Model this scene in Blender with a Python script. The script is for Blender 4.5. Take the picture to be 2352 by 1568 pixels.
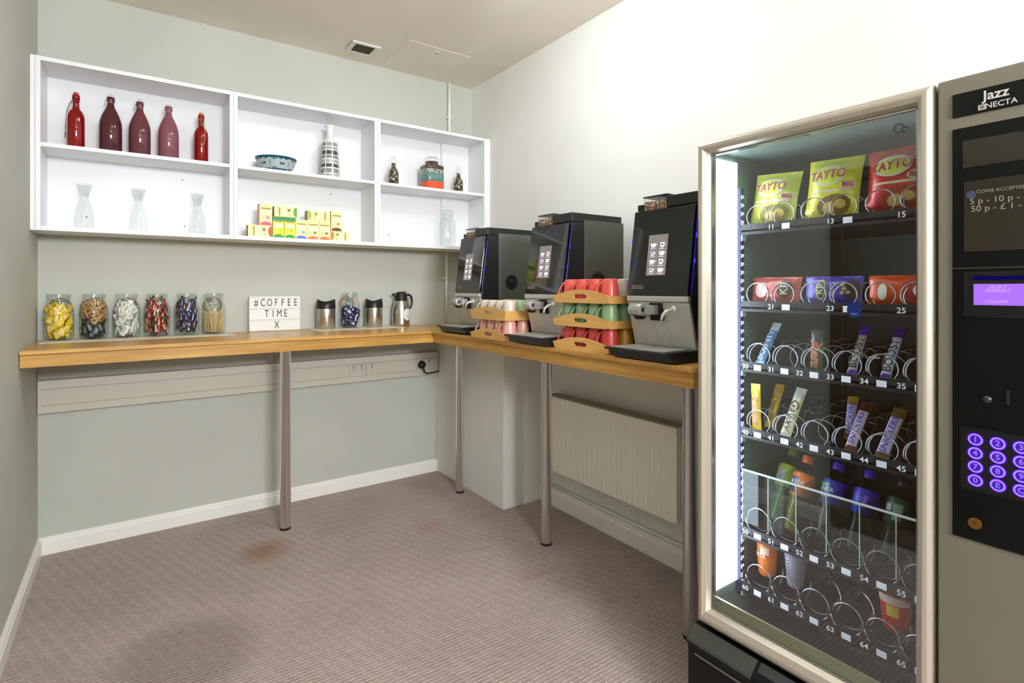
import bpy, math, random
from mathutils import Vector, Matrix
random.seed(7)
for o in list(bpy.data.objects): bpy.data.objects.remove(o)
S = bpy.context.scene
COL = S.collection
PI = math.pi
W, ZC = 2.60, 2.95            # right wall x, ceiling height; back wall is y=0, left wall x=0
YF = -6.3                     # wall behind the camera

# ---------------------------------------------------------------- camera
cd = bpy.data.cameras.new('camera'); cam = bpy.data.objects.new('camera', cd); COL.objects.link(cam)
cam.location = (0.3975, -3.696, 1.38)
cam.rotation_euler = (PI/2, 0, math.radians(-35.03))
cd.sensor_width = 36; cd.lens = 36*1245.76/2352; cd.shift_y = -123/2352; cd.clip_start = .02
S.camera = cam
# ---------------------------------------------------------------- world, light, exposure
wd = bpy.data.worlds.new('world'); S.world = wd; wd.use_nodes = True
wd.node_tree.nodes['Background'].inputs[0].default_value = (.8, .85, .9, 1)
wd.node_tree.nodes['Background'].inputs[1].default_value = .3
S.view_settings.view_transform = 'Standard'; S.view_settings.look = 'None'
S.view_settings.exposure = .28; S.view_settings.gamma = 1; S.view_settings.use_curve_mapping = False
LAMPS = [((1.78, -1.72), .14, 44.0, 'round white dome lamp on the ceiling nearest the shelves'),     # x,y, radius, diffuser radiance
         ((.95, -2.35), .17, 10.0, 'round white dome lamp on the ceiling over the vending machine end')]
LAMP_COL = (243, 248, 255)
FILL_PANEL = (.25, 1.45, 1.95, 2.6, 86.0)          # x0, x1, z0, z1, radiance of an unseen fill panel added behind the camera

# ---------------------------------------------------------------- helpers
def lin(c):
    c /= 255
    return c/12.92 if c <= .04045 else ((c+.055)/1.055)**2.4
def rgb(r, g, b): return (lin(r), lin(g), lin(b), 1)
MATS = {}
def mat(name, c, rough=.5, metal=0, emit=None, es=0, coat=0, spec=.5, alpha=1, bump=0, bscale=60, trans=0):
    if name in MATS: return MATS[name]
    m = bpy.data.materials.new(name); m.use_nodes = True; MATS[name] = m
    nt = m.node_tree; b = nt.nodes['Principled BSDF']; i = b.inputs
    i['Base Color'].default_value = rgb(*c); i['Roughness'].default_value = rough; i['Metallic'].default_value = metal
    i['Coat Weight'].default_value = coat; i['Specular IOR Level'].default_value = spec
    if emit: i['Emission Color'].default_value = rgb(*emit); i['Emission Strength'].default_value = es
    if trans: i['Transmission Weight'].default_value = trans
    # slight procedural variation, so no surface is one flat value
    tc = nt.nodes.new('ShaderNodeTexCoord'); n = nt.nodes.new('ShaderNodeTexNoise'); n.inputs['Scale'].default_value = 9
    nt.links.new(tc.outputs['Object'], n.inputs['Vector'])
    mp = nt.nodes.new('ShaderNodeMapRange'); mp.inputs[3].default_value = max(0, rough-.04); mp.inputs[4].default_value = min(1, rough+.04)
    nt.links.new(n.outputs[0], mp.inputs[0]); nt.links.new(mp.outputs[0], i['Roughness'])
    if bump:
        n2 = nt.nodes.new('ShaderNodeTexNoise'); n2.inputs['Scale'].default_value = bscale
        nt.links.new(tc.outputs['Object'], n2.inputs['Vector'])
        bp = nt.nodes.new('ShaderNodeBump'); bp.inputs['Strength'].default_value = bump; bp.inputs['Distance'].default_value = .002
        nt.links.new(n2.outputs[0], bp.inputs['Height']); nt.links.new(bp.outputs[0], i['Normal'])
    return m
def glassmat(name, tint=(255, 255, 255), refl=1.0, diffuse=0.0, dcol=(255, 255, 255), ior=1.5, rough=.0):
    """thin clear or tinted pane: transparent light path plus fresnel gloss (and some body colour)"""
    if name in MATS: return MATS[name]
    m = bpy.data.materials.new(name); m.use_nodes = True; MATS[name] = m; nt = m.node_tree; nt.nodes.clear()
    out = nt.nodes.new('ShaderNodeOutputMaterial'); tr = nt.nodes.new('ShaderNodeBsdfTransparent'); tr.inputs[0].default_value = rgb(*tint)
    gl = nt.nodes.new('ShaderNodeBsdfGlossy'); gl.inputs['Roughness'].default_value = rough
    lw = nt.nodes.new('ShaderNodeLayerWeight'); lw.inputs[0].default_value = .5
    pw = nt.nodes.new('ShaderNodeMath'); pw.operation = 'POWER'; pw.inputs[1].default_value = 5; nt.links.new(lw.outputs['Facing'], pw.inputs[0])
    ma = nt.nodes.new('ShaderNodeMath'); ma.operation = 'MULTIPLY_ADD'; ma.inputs[1].default_value = .9; ma.inputs[2].default_value = .045; nt.links.new(pw.outputs[0], ma.inputs[0])
    mu = nt.nodes.new('ShaderNodeMath'); mu.operation = 'MULTIPLY'; mu.inputs[1].default_value = refl; mu.use_clamp = True
    nt.links.new(ma.outputs[0], mu.inputs[0]); mix = nt.nodes.new('ShaderNodeMixShader'); src = tr
    if diffuse:
        df = nt.nodes.new('ShaderNodeBsdfDiffuse'); df.inputs[0].default_value = rgb(*dcol)
        mx = nt.nodes.new('ShaderNodeMixShader'); mx.inputs[0].default_value = diffuse
        nt.links.new(tr.outputs[0], mx.inputs[1]); nt.links.new(df.outputs[0], mx.inputs[2]); src = mx
    nt.links.new(mu.outputs[0], mix.inputs[0]); nt.links.new(src.outputs[0], mix.inputs[1]); nt.links.new(gl.outputs[0], mix.inputs[2])
    nt.links.new(mix.outputs[0], out.inputs[0]); return m
def emis(name, c, s):
    if name in MATS: return MATS[name]
    m = bpy.data.materials.new(name); m.use_nodes = True; MATS[name] = m; nt = m.node_tree; nt.nodes.clear()
    out = nt.nodes.new('ShaderNodeOutputMaterial'); e = nt.nodes.new('ShaderNodeEmission')
    e.inputs[0].default_value = rgb(*c); e.inputs[1].default_value = s; nt.links.new(e.outputs[0], out.inputs[0]); return m
def N(nt, t, **k):
    n = nt.nodes.new(t)
    for a, b in k.items(): setattr(n, a, b)
    return n
def wood(name, c1, c2, axis='X', rough=.35, scale=1.0, coat=.15):
    m = mat(name, c1, rough, coat=coat); nt = m.node_tree; b = nt.nodes['Principled BSDF']
    tc = N(nt, 'ShaderNodeTexCoord'); mp = N(nt, 'ShaderNodeMapping'); mp.inputs['Scale'].default_value = {'X': (1.2, 22, 22), 'Y': (22, 1.2, 22), 'Z': (22, 22, 1.2)}[axis]
    nt.links.new(tc.outputs['Object'], mp.inputs[0])
    n = N(nt, 'ShaderNodeTexNoise'); n.inputs['Scale'].default_value = 2.2*scale; n.inputs['Detail'].default_value = 6; n.inputs['Distortion'].default_value = .6
    nt.links.new(mp.outputs[0], n.inputs['Vector'])
    r = N(nt, 'ShaderNodeValToRGB'); r.color_ramp.elements[0].position = .33; r.color_ramp.elements[1].position = .66
    r.color_ramp.elements[0].color = rgb(*c2); r.color_ramp.elements[1].color = rgb(*c1)
    nt.links.new(n.outputs[0], r.inputs[0]); nt.links.new(r.outputs[0], b.inputs['Base Color']); return m
def paint(name, c, var=.03, rough=.75, bscale=260, bump=.12):
    m = mat(name, c, rough, spec=.3); nt = m.node_tree; b = nt.nodes['Principled BSDF']
    tc = N(nt, 'ShaderNodeTexCoord'); n = N(nt, 'ShaderNodeTexNoise'); n.inputs['Scale'].default_value = 1.6; n.inputs['Detail'].default_value = 4
    nt.links.new(tc.outputs['Object'], n.inputs['Vector'])
    r = N(nt, 'ShaderNodeValToRGB'); k = 1-var
    r.color_ramp.elements[0].color = rgb(c[0]*k, c[1]*k, c[2]*k); r.color_ramp.elements[1].color = rgb(*c)
    r.color_ramp.elements[0].position = .35; r.color_ramp.elements[1].position = .65
    nt.links.new(n.outputs[0], r.inputs[0]); nt.links.new(r.outputs[0], b.inputs['Base Color'])
    n2 = N(nt, 'ShaderNodeTexNoise'); n2.inputs['Scale'].default_value = bscale; nt.links.new(tc.outputs['Object'], n2.inputs['Vector'])
    bp = N(nt, 'ShaderNodeBump'); bp.inputs['Strength'].default_value = bump; bp.inputs['Distance'].default_value = .001
    nt.links.new(n2.outputs[0], bp.inputs['Height']); nt.links.new(bp.outputs[0], b.inputs['Normal']); return m
def brushed(name, c, rough=.32, axis='Z', metal=1):
    m = mat(name, c, rough, metal); nt = m.node_tree; b = nt.nodes['Principled BSDF']
    tc = N(nt, 'ShaderNodeTexCoord'); mp = N(nt, 'ShaderNodeMapping'); mp.inputs['Scale'].default_value = {'Z': (300, 300, 4), 'X': (4, 300, 300), 'Y': (300, 4, 300)}[axis]
    n = N(nt, 'ShaderNodeTexNoise'); nt.links.new(tc.outputs['Object'], mp.inputs[0]); nt.links.new(mp.outputs[0], n.inputs['Vector'])
    mr = N(nt, 'ShaderNodeMapRange'); mr.inputs[3].default_value = rough-.08; mr.inputs[4].default_value = rough+.12
    nt.links.new(n.outputs[0], mr.inputs[0]); nt.links.new(mr.outputs[0], b.inputs['Roughness']); return m
def speckle(name, cols, scale=300, rough=.6):
    m = mat(name, cols[0], rough); nt = m.node_tree; b = nt.nodes['Principled BSDF']
    tc = N(nt, 'ShaderNodeTexCoord'); v = N(nt, 'ShaderNodeTexVoronoi'); v.inputs['Scale'].default_value = scale
    nt.links.new(tc.outputs['Object'], v.inputs['Vector'])
    sp = N(nt, 'ShaderNodeSeparateColor'); nt.links.new(v.outputs['Color'], sp.inputs[0])
    r = N(nt, 'ShaderNodeValToRGB'); r.color_ramp.interpolation = 'CONSTANT'
    while len(r.color_ramp.elements) < len(cols): r.color_ramp.elements.new(.5)
    for k, c in enumerate(cols): r.color_ramp.elements[k].position = k/len(cols); r.color_ramp.elements[k].color = rgb(*c)
    nt.links.new(sp.outputs[0], r.inputs[0]); nt.links.new(r.outputs[0], b.inputs['Base Color']); return m

class B:
    """collects shapes, builds ONE mesh object"""
    def __init__(s): s.v = []; s.f = []; s.m = []; s.sm = []; s.mi = 0; s.smooth = False
    def add(s, vs, fs, smooth=None):
        n = len(s.v); s.v += [tuple(v) for v in vs]
        for f in fs: s.f.append([n+i for i in f]); s.m.append(s.mi); s.sm.append(s.smooth if smooth is None else smooth)
        return s
    def mat(s, i): s.mi = i; return s
    def box(s, x0, x1, y0, y1, z0, z1):
        v = [(x, y, z) for z in (z0, z1) for y in (y0, y1) for x in (x0, x1)]
        return s.add(v, [(0, 2, 3, 1), (4, 5, 7, 6), (0, 1, 5, 4), (2, 6, 7, 3), (0, 4, 6, 2), (1, 3, 7, 5)], False)
    def cbox(s, c, d): return s.box(c[0]-d[0]/2, c[0]+d[0]/2, c[1]-d[1]/2, c[1]+d[1]/2, c[2]-d[2]/2, c[2]+d[2]/2)
    def lathe(s, prof, n=32, c=(0, 0, 0), axis='z', smooth=True, a0=0, a1=2*PI):
        full = abs(a1-a0-2*PI) < 1e-6; k = n if full else n+1; vs = []
        for r, z in prof:
            for j in range(k):
                a = a0+(a1-a0)*j/n; p = (r*math.cos(a), r*math.sin(a), z)
                if axis == 'x': p = (p[2], p[0], p[1])
                if axis == 'y': p = (p[0], p[2], p[1])
                vs.append((p[0]+c[0], p[1]+c[1], p[2]+c[2]))
        fs = []
        for i in range(len(prof)-1):
            for j in range(n):
                a, b = i*k+j, i*k+(j+1) % k if full else i*k+j+1
                q = (a, b, b+k, a+k)
                fs.append(q if axis != 'y' else q[::-1])
        return s.add(vs, fs, smooth)
    def cyl(s, c, r, h, axis='z', n=24, r2=None):
        r2 = r if r2 is None else r2
        s.lathe([(0, 0), (r, 0)], n, c, axis, False); s.lathe([(r, 0), (r2, h)], n, c, axis, True); return s.lathe([(r2, h), (0, h)], n, c, axis, False)
    def tube(s, pts, r, n=8, closed=False):
        pts = [Vector(p) for p in pts]; k = len(pts); vs = []; up = None
        for i, p in enumerate(pts):
            t = (pts[(i+1) % k]-pts[i-1]) if closed else (pts[min(i+1, k-1)]-pts[max(i-1, 0)])
            t.normalize()
            if up is None: up = t.orthogonal().normalized()
            up = (up-t*up.dot(t)); up.normalize(); w = t.cross(up); rr = r[i] if isinstance(r, (list, tuple)) else r
            for j in range(n):
                a = 2*PI*j/n; vs.append(p+up*math.cos(a)*rr+w*math.sin(a)*rr)
        fs = []
        for i in range(k if closed else k-1):
            for j in range(n):
                a = i*n+j; b = i*n+(j+1) % n; c2 = ((i+1) % k)*n+(j+1) % n; d = ((i+1) % k)*n+j; fs.append((a, b, c2, d))
        if not closed: fs += [tuple(range(n))[::-1], tuple((k-1)*n+j for j in range(n))]
        return s.add(vs, fs, True)
    def prism(s, poly, a0, a1, axis='y', smooth=False):
        """poly of 2D points in the plane across axis ('y': (x,z); 'x': (y,z); 'z': (x,y))"""
        def P(u, v, w): return {'y': (u, w, v), 'x': (w, u, v), 'z': (u, v, w)}[axis]
        n = len(poly); vs = [P(u, v, a0) for u, v in poly]+[P(u, v, a1) for u, v in poly]
        s.add(vs, [tuple(range(n)), tuple(range(2*n-1, n-1, -1))], False)
        return s.add(vs, [(i, (i+1) % n, n+(i+1) % n, n+i) for i in range(n)], smooth)
    def grid(s, fn, nu, nv, smooth=True):
        vs = [fn(i/nu, j/nv) for j in range(nv+1) for i in range(nu+1)]
        return s.add(vs, [(j*(nu+1)+i, j*(nu+1)+i+1, (j+1)*(nu+1)+i+1, (j+1)*(nu+1)+i) for j in range(nv) for i in range(nu)], smooth)
    def sphere(s, c, r, n=12, sz=1):
        return s.lathe([(max(1e-5, r*math.sin(PI*i/n)), -r*sz*math.cos(PI*i/n)) for i in range(n+1)], n*2, c)
    def build(s, name, mats, parent=None, bevel=0, world=False, fix=True):
        off = Vector((0, 0, 0))
        if world and parent is not None:
            off = parent.location.copy()
            q = parent.parent
            while q is not None: off += q.location; q = q.parent
        me = bpy.data.meshes.new(name); me.from_pydata([Vector(v)-off for v in s.v], [], s.f)
        if not isinstance(mats, (list, tuple)): mats = [mats]
        for m in mats: me.materials.append(m)
        me.polygons.foreach_set('material_index', s.m); me.polygons.foreach_set('use_smooth', s.sm); me.update()
        if fix:
            import bmesh
            bm = bmesh.new(); bm.from_mesh(me); bmesh.ops.remove_doubles(bm, verts=bm.verts, dist=1e-6)
            bmesh.ops.recalc_face_normals(bm, faces=bm.faces); bm.to_mesh(me); bm.free()
        o = bpy.data.objects.new(name, me); COL.objects.link(o)
        if parent is not None: o.parent = parent
        elif world and s.v:
            xs = [v[0] for v in s.v]; ys = [v[1] for v in s.v]; z = min(v[2] for v in s.v)
            c = Vector(((min(xs)+max(xs))/2, (min(ys)+max(ys))/2, z))
            me.transform(Matrix.Translation(-c)); o.location = c
        if bevel:
            md = o.modifiers.new('bevel', 'BEVEL'); md.width = bevel; md.segments = 2; md.limit_method = 'ANGLE'; md.angle_limit = .6
        return o
def tag(o, label, cat, group=None):
    o['label'] = label; o['category'] = cat
    if group: o['group'] = group
    return o
def thing(name, label, cat, loc=(0, 0, 0), rz=0, group=None):
    o = bpy.data.objects.new(name, None); COL.objects.link(o); o.empty_display_size = .05
    o.location = loc; o.rotation_euler = (0, 0, rz); return tag(o, label, cat, group)
def struct(o, label=None, cat=None):
    o['kind'] = 'structure'
    if label: o['label'] = label
    if cat: o['category'] = cat
    return o
def dup(root, loc, rot=None, label=None, group=None):
    def cp(o, par):
        c = o.copy(); COL.objects.link(c)
        if par is not None: c.parent = par
        for ch in list(o.children): cp(ch, c)
        return c
    r = cp(root, None); r.location = loc
    if rot is not None: r.rotation_euler = rot if not isinstance(rot, (int, float)) else (0, 0, rot)
    if label: r['label'] = label
    if group: r['group'] = group
    return r
TC = {}
def textverts(s, size, align='CENTER', shear=0, bold=0, extrude=0):
    key = (s, size, align, shear, bold, extrude)
    if key not in TC:
        c = bpy.data.curves.new('t', 'FONT'); c.body = s; c.size = size; c.align_x = align; c.align_y = 'CENTER'; c.shear = shear
        c.offset = bold*size; c.extrude = extrude; c.resolution_u = 3
        o = bpy.data.objects.new('t', c); COL.objects.link(o)
        bpy.context.view_layer.update()
        me = bpy.data.meshes.new_from_object(o.evaluated_get(bpy.context.evaluated_depsgraph_get()))
        TC[key] = ([tuple(v.co) for v in me.vertices], [tuple(p.vertices) for p in me.polygons])
        bpy.data.objects.remove(o); bpy.data.curves.remove(c); bpy.data.meshes.remove(me)
    return TC[key]
def text(b, s, size, fn, **k):
    """adds lettering to builder b; fn maps text-plane (x,y) to a point"""
    vs, fs = textverts(s, size, **k); b.add([fn(v[0], v[1]) for v in vs], fs, False); return b
def rotp(x, y, a): return x*math.cos(a)-y*math.sin(a), x*math.sin(a)+y*math.cos(a)

# ---------------------------------------------------------------- materials
wallgrey = paint('painted_wall_grey', (198, 199, 188))
wallwhite = paint('painted_wall_white', (236, 235, 228))
ceilm = paint('ceiling_white', (244, 235, 220))
white = mat('white_melamine', (240, 240, 240), .35, spec=.4)
gloss_white = mat('white_gloss_paint', (242, 241, 232), .3)
upvc = mat('white_plastic', (226, 222, 212), .4)
oakx = wood('oak_along_x', (214, 168, 88), (186, 134, 58), 'X')
oaky = wood('oak_along_y', (214, 168, 88), (186, 134, 58), 'Y')
bamx = wood('bamboo_along_x', (226, 178, 104), (206, 154, 80), 'X', .4)
bamy = wood('bamboo_along_y', (226, 178, 104), (206, 154, 80), 'Y', .4)
chrome = mat('chrome', (232, 232, 230), .05, 1)
steel = brushed('brushed_steel', (196, 190, 180), .28)
steelf = brushed('satin_silver', (206, 204, 196), .42, 'Z', .45)
blk = mat('black_plastic', (20, 21, 20), .35)
blkg = mat('black_gloss_panel', (12, 13, 12), .06, coat=.6)
blks = mat('black_satin_panel', (9, 10, 9), .32, spec=.25)
dgrey = mat('dark_grey_body', (88, 90, 82), .42, .1)
rubber = mat('black_rubber', (14, 14, 14), .7)
glass = glassmat('clear_glass', (250, 253, 251), 1.3)
glassedge = glassmat('thick_clear_glass', (249, 251, 250), 1.2)
blue = emis('blue_led', (30, 20, 255), 2.2)

# ---------------------------------------------------------------- floor with woven dash pattern
def carpet():
    m = mat('carpet', (150, 130, 122), .95, spec=.1); nt = m.node_tree; b = nt.nodes['Principled BSDF']
    tc = N(nt, 'ShaderNodeTexCoord'); w = N(nt, 'ShaderNodeTexNoise'); w.inputs['Scale'].default_value = 30
    nt.links.new(tc.outputs['Object'], w.inputs['Vector'])
    mx = N(nt, 'ShaderNodeMixRGB', blend_type='ADD'); mx.inputs[0].default_value = .004
    sx_ = N(nt, 'ShaderNodeSeparateXYZ'); nt.links.new(tc.outputs['Object'], sx_.inputs[0])
    sh = N(nt, 'ShaderNodeMath', operation='MULTIPLY_ADD'); nt.links.new(sx_.outputs[1], sh.inputs[0]); sh.inputs[1].default_value = 1.8; nt.links.new(sx_.outputs[0], sh.inputs[2])
    cb = N(nt, 'ShaderNodeCombineXYZ'); nt.links.new(sh.outputs[0], cb.inputs[0]); nt.links.new(sx_.outputs[1], cb.inputs[1])
    nt.links.new(cb.outputs[0], mx.inputs[1]); nt.links.new(w.outputs['Color'], mx.inputs[2])
    br = N(nt, 'ShaderNodeTexBrick'); br.offset = .5
    for k, v in dict(Scale=1, **{'Mortar Size': .0036, 'Mortar Smooth': 1.0, 'Brick Width': .05, 'Row Height': .0175}).items(): br.inputs[k].default_value = v
    br.inputs['Color1'].default_value = rgb(168, 153, 147); br.inputs['Color2'].default_value = rgb(175, 160, 154); br.inputs['Mortar'].default_value = rgb(228, 213, 204)
    nt.links.new(mx.outputs[0], br.inputs['Vector'])
    fz = N(nt, 'ShaderNodeTexNoise'); fz.inputs['Scale'].default_value = 130; fz.inputs['Detail'].default_value = 3; nt.links.new(tc.outputs['Object'], fz.inputs['Vector'])
    fr_ = N(nt, 'ShaderNodeValToRGB'); fr_.color_ramp.elements[0].position = .42; fr_.color_ramp.elements[1].position = .62; fr_.color_ramp.elements[0].color = rgb(192, 177, 170); fr_.color_ramp.elements[1].color = rgb(238, 225, 217)
    nt.links.new(fz.outputs[0], fr_.inputs[0]); nt.links.new(fr_.outputs[0], br.inputs['Mortar'])
    n = N(nt, 'ShaderNodeTexNoise'); n.inputs['Scale'].default_value = 2.3; n.inputs['Detail'].default_value = 5; nt.links.new(tc.outputs['Object'], n.inputs['Vector'])
    r = N(nt, 'ShaderNodeValToRGB'); r.color_ramp.elements[0].position = .3; r.color_ramp.elements[1].position = .7
    r.color_ramp.elements[0].color = (.86, .84, .83, 1); r.color_ramp.elements[1].color = (1.0, .99, .97, 1); nt.links.new(n.outputs[0], r.inputs[0])
    mu = N(nt, 'ShaderNodeMixRGB', blend_type='MULTIPLY'); mu.inputs[0].default_value = 1
    nt.links.new(br.outputs[0], mu.inputs[1]); nt.links.new(r.outputs[0], mu.inputs[2])
    f = N(nt, 'ShaderNodeTexNoise'); f.inputs['Scale'].default_value = 500; nt.links.new(tc.outputs['Object'], f.inputs['Vector'])
    r2 = N(nt, 'ShaderNodeValToRGB'); r2.color_ramp.elements[0].color = (.72, .72, .72, 1); r2.color_ramp.elements[1].color = (1.2, 1.2, 1.2, 1); nt.links.new(f.outputs[0], r2.inputs[0])
    m2 = N(nt, 'ShaderNodeMixRGB', blend_type='MULTIPLY'); m2.inputs[0].default_value = 1
    nt.links.new(mu.outputs[0], m2.inputs[1]); nt.links.new(r2.outputs[0], m2.inputs[2]); last = m2
    # spill stains of their own shape
    for (sx, sy, rad, col) in [(.96, -.62, .16, rgb(196, 150, 90)), (1.82, -.86, .12, rgb(214, 130, 118)), (1.98, -1.62, .12, rgb(190, 130, 124)), (.55, -1.35, .3, rgb(120, 100, 96))]:
        mp = N(nt, 'ShaderNodeVectorMath', operation='DISTANCE'); mp.inputs[1].default_value = (sx, sy, 0); nt.links.new(tc.outputs['Object'], mp.inputs[0])
        ad = N(nt, 'ShaderNodeMath', operation='MULTIPLY_ADD'); nt.links.new(n.outputs[0], ad.inputs[0]); ad.inputs[1].default_value = -.22; nt.links.new(mp.outputs['Value'], ad.inputs[2])
        rg = N(nt, 'ShaderNodeMapRange'); rg.inputs[1].default_value = rad-.11; rg.inputs[2].default_value = rad-.24; rg.inputs[3].default_value = 0; rg.inputs[4].default_value = .55 if sx == .96 else .3
        nt.links.new(ad.outputs[0], rg.inputs[0])
        mm = N(nt, 'ShaderNodeMixRGB', blend_type='MULTIPLY'); nt.links.new(rg.outputs[0], mm.inputs[0]); nt.links.new(last.outputs[0], mm.inputs[1]); mm.inputs[2].default_value = col; last = mm
    nt.links.new(last.outputs[0], b.inputs['Base Color'])
    bp = N(nt, 'ShaderNodeBump'); bp.inputs['Strength'].default_value = .5; bp.inputs['Distance'].default_value = .003
    nt.links.new(br.outputs['Fac'], bp.inputs['Height']); nt.links.new(bp.outputs[0], b.inputs['Normal']); return m

# ---------------------------------------------------------------- the room
struct(B().box(-.1, W+.1, YF-.1, .1, -.1, 0).build('floor', carpet()))
struct(B().box(-.1, W+.1, YF-.1, .1, ZC, ZC+.1).build('ceiling', ceilm))
struct(B().box(-.1, W+.1, 0, .1, 0, ZC).build('wall_back', wallgrey))
struct(B().box(W, W+.1, YF, 0, 0, ZC).build('wall_right', wallwhite))
struct(B().box(-.1, 0, -2.2, 0, 0, ZC).box(-.1, 0, -3.12, -2.2, 2.02, ZC).box(-.1, 0, YF, -3.12, 0, ZC).build('wall_left', wallgrey))
wx0, wx1, wz0, wz1, wes = FILL_PANEL
struct(B().box(-.1, W+.1, YF-.1, YF, 0, wz0).box(-.1, W+.1, YF-.1, YF, wz1, ZC).box(-.1, wx0, YF-.1, YF, wz0, wz1).box(wx1, W+.1, YF-.1, YF, wz0, wz1).build('wall_front', wallgrey))
wn_ = struct(B().box(wx0, wx1, YF-.08, YF-.07, wz0, wz1).build('fill_panel_1', emis('fill_panel_glow', (244, 248, 255), wes), world=True))  # unseen glowing panel, added to lift the light under shelves and worktop
b = B()
for (a_, c_, d_, e_) in [(wx0, wx1, wz0, wz0+.04), (wx0, wx1, wz1-.04, wz1), (wx0, wx0+.04, wz0, wz1), (wx1-.04, wx1, wz0, wz1), ((wx0+wx1)/2-.025, (wx0+wx1)/2+.025, wz0, wz1)]: b.box(a_, c_, YF-.065, YF-.02, d_, e_)
b.build('fill_panel_frame', upvc, wn_, world=True)  # frame round the added fill panel
struct(B().box(2.288, W, -.905, 0, 0, 1.025).build('wall_pipe_boxing', wallwhite, bevel=.002))
def board(name, pts_fn, length_axis, a0, a1):
    return pts_fn
def skirt(name, x0, y0, x1, y1, nx, ny, h=.088, t=.018):
    b = B(); prof = [(0, 0), (t, 0), (t, h*.72), (t*.75, h*.8), (t*.75, h*.88), (t*.35, h), (0, h)]
    n = len(prof); vs = [(x0+nx*u, y0+ny*u, z) for u, z in prof]+[(x1+nx*u, y1+ny*u, z) for u, z in prof]
    b.add(vs, [tuple(range(n)), tuple(range(2*n-1, n-1, -1))]+[(i, (i+1) % n, n+(i+1) % n, n+i) for i in range(n)], False)
    struct(b.build(name, gloss_white))
skirt('baseboard_back', 0.0, 0, 2.288, 0, 0, -1)
skirt('baseboard_left', 0, -2.15, 0, -.018, 1, 0)
skirt('baseboard_right', W, -4.2, W, -.905, -1, 0, .11, .02)
# door in the left wall (seen mirrored in the vending machine glass)
door_wood = wood('dark_door_wood', (96, 70, 40), (78, 54, 30), 'Z', .4)
d = struct(B().box(-.06, -.02, -3.08, -2.24, .01, 1.99).build('door_1', door_wood, world=True))
B().box(-.1, .012, -2.24, -2.18, 0, 2.05).box(-.1, .012, -3.14, -3.08, 0, 2.05).box(-.1, .012, -3.08, -2.24, 1.99, 2.05).build('door_frame', door_wood, d, world=True)
B().cyl((-.02, -2.32, 1.0), .012, .04, 'x').tube([(.02, -2.32, 1.0), (.02, -2.44, 1.0)], .009).build('door_handle', chrome, d, world=True)
# ceiling hatch and its lock
h = B().box(1.838, 2.286, -.513, -.085, ZC-.003, ZC-.0005).build('trim_1', ceilm, world=True, bevel=.001); struct(h)
B().cyl((2.06, -.46, ZC-.012), .012, .008).mat(1).cyl((2.06, -.46, ZC-.0135), .006, .003).build('hatch_lock', [upvc, blk], h, world=True)
# ceiling vent
v = thing('ceiling_vent', 'small square white extractor vent with dark grille in the ceiling', 'vent', (1.635, -.23, ZC))
b = B()
for (a, c, d2, e) in [(-.092, .092, -.083, -.062), (-.092, .092, .062, .083), (-.092, -.062, -.062, .062), (.062, .092, -.062, .062)]: b.box(a, c, d2, e, -.012, -.001)
b.build('frame', upvc, v, bevel=.002)
B().box(-.064, .064, -.064, .064, -.004, -.001).build('backing', mat('vent_dark', (40, 38, 26), .8), v)
b = B()
for i in range(12): b.box(-.062, .062, -.06+i*.0105, -.057+i*.0105, -.009, -.005)
for i in range(6): b.box(-.062+i*.0245, -.0605+i*.0245, -.062, .062, -.0085, -.006)
b.build('grille', mat('grille_grey', (86, 82, 60), .6), v)
# ceiling lamps (out of frame, they light the room)
for i, ((lx, ly), lr, es, ll) in enumerate(LAMPS):
    t = thing('ceiling_light', ll, 'lamp', (lx, ly, ZC))
    B().lathe([(0, -.001), (lr+.015, -.001), (lr+.015, -.012), (lr*.8, -.016)], 40).build('base', upvc, t)
    B().lathe([(lr*.8, -.014), (lr*.98, -.03), (lr, -.05), (lr*.85, -.09), (lr*.5, -.115), (0.0001, -.125)], 40).build('diffuser', emis('dome_diffuser_%d' % i, LAMP_COL, es), t)

# ---------------------------------------------------------------- L-shaped worktop on chrome legs
ct = thing('breakfast_counter', 'L-shaped oak worktop on round chrome legs along two walls', 'counter', (1.0, -.3, 0))
ZT = 1.11
B().box(0.003, 2.598, -.597, -.003, ZT-.018, ZT).build('back_worktop', oakx, ct, world=True, bevel=.0015)
B().box(1.949, 2.598, -2.545, -.598, ZT-.018, ZT).build('side_worktop', oaky, ct, world=True, bevel=.0015)
B().box(0.003, 1.9715, -.574, -.552, 1.034, ZT-.018).build('back_fascia', oakx, ct, world=True)
B().prism([(1.972, -.574), (1.994, -.552), (1.994, -2.510), (2.59, -2.510), (2.59, -2.532), (1.972, -2.532)], 1.034, ZT-.018, 'z').build('side_fascia', oaky, ct, world=True)
B().box(0.003, 2.28, -.022, -.003, ZT-.06, ZT-.018).box(.003, .02, -.56, -.022, ZT-.06, ZT-.018).build('wall_batten', oakx, ct, world=True)
for (lx, ly) in [(1.1185, -.405), (2.215, -.490), (2.228, -1.409), (2.205, -2.345)]:
    l = B().lathe([(.028, .012), (.0295, .02), (.0295, ZT-.03)], 36, (lx, ly, 0)).lathe([(.0295, ZT-.03), (.045, ZT-.026), (.045, ZT-.0185)], 36, (lx, ly, 0)).build('leg', chrome, ct, world=True)
    B().cyl((lx, ly, .0005), .029, .012, n=36).build('foot_cap', rubber, l, world=True)

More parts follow.
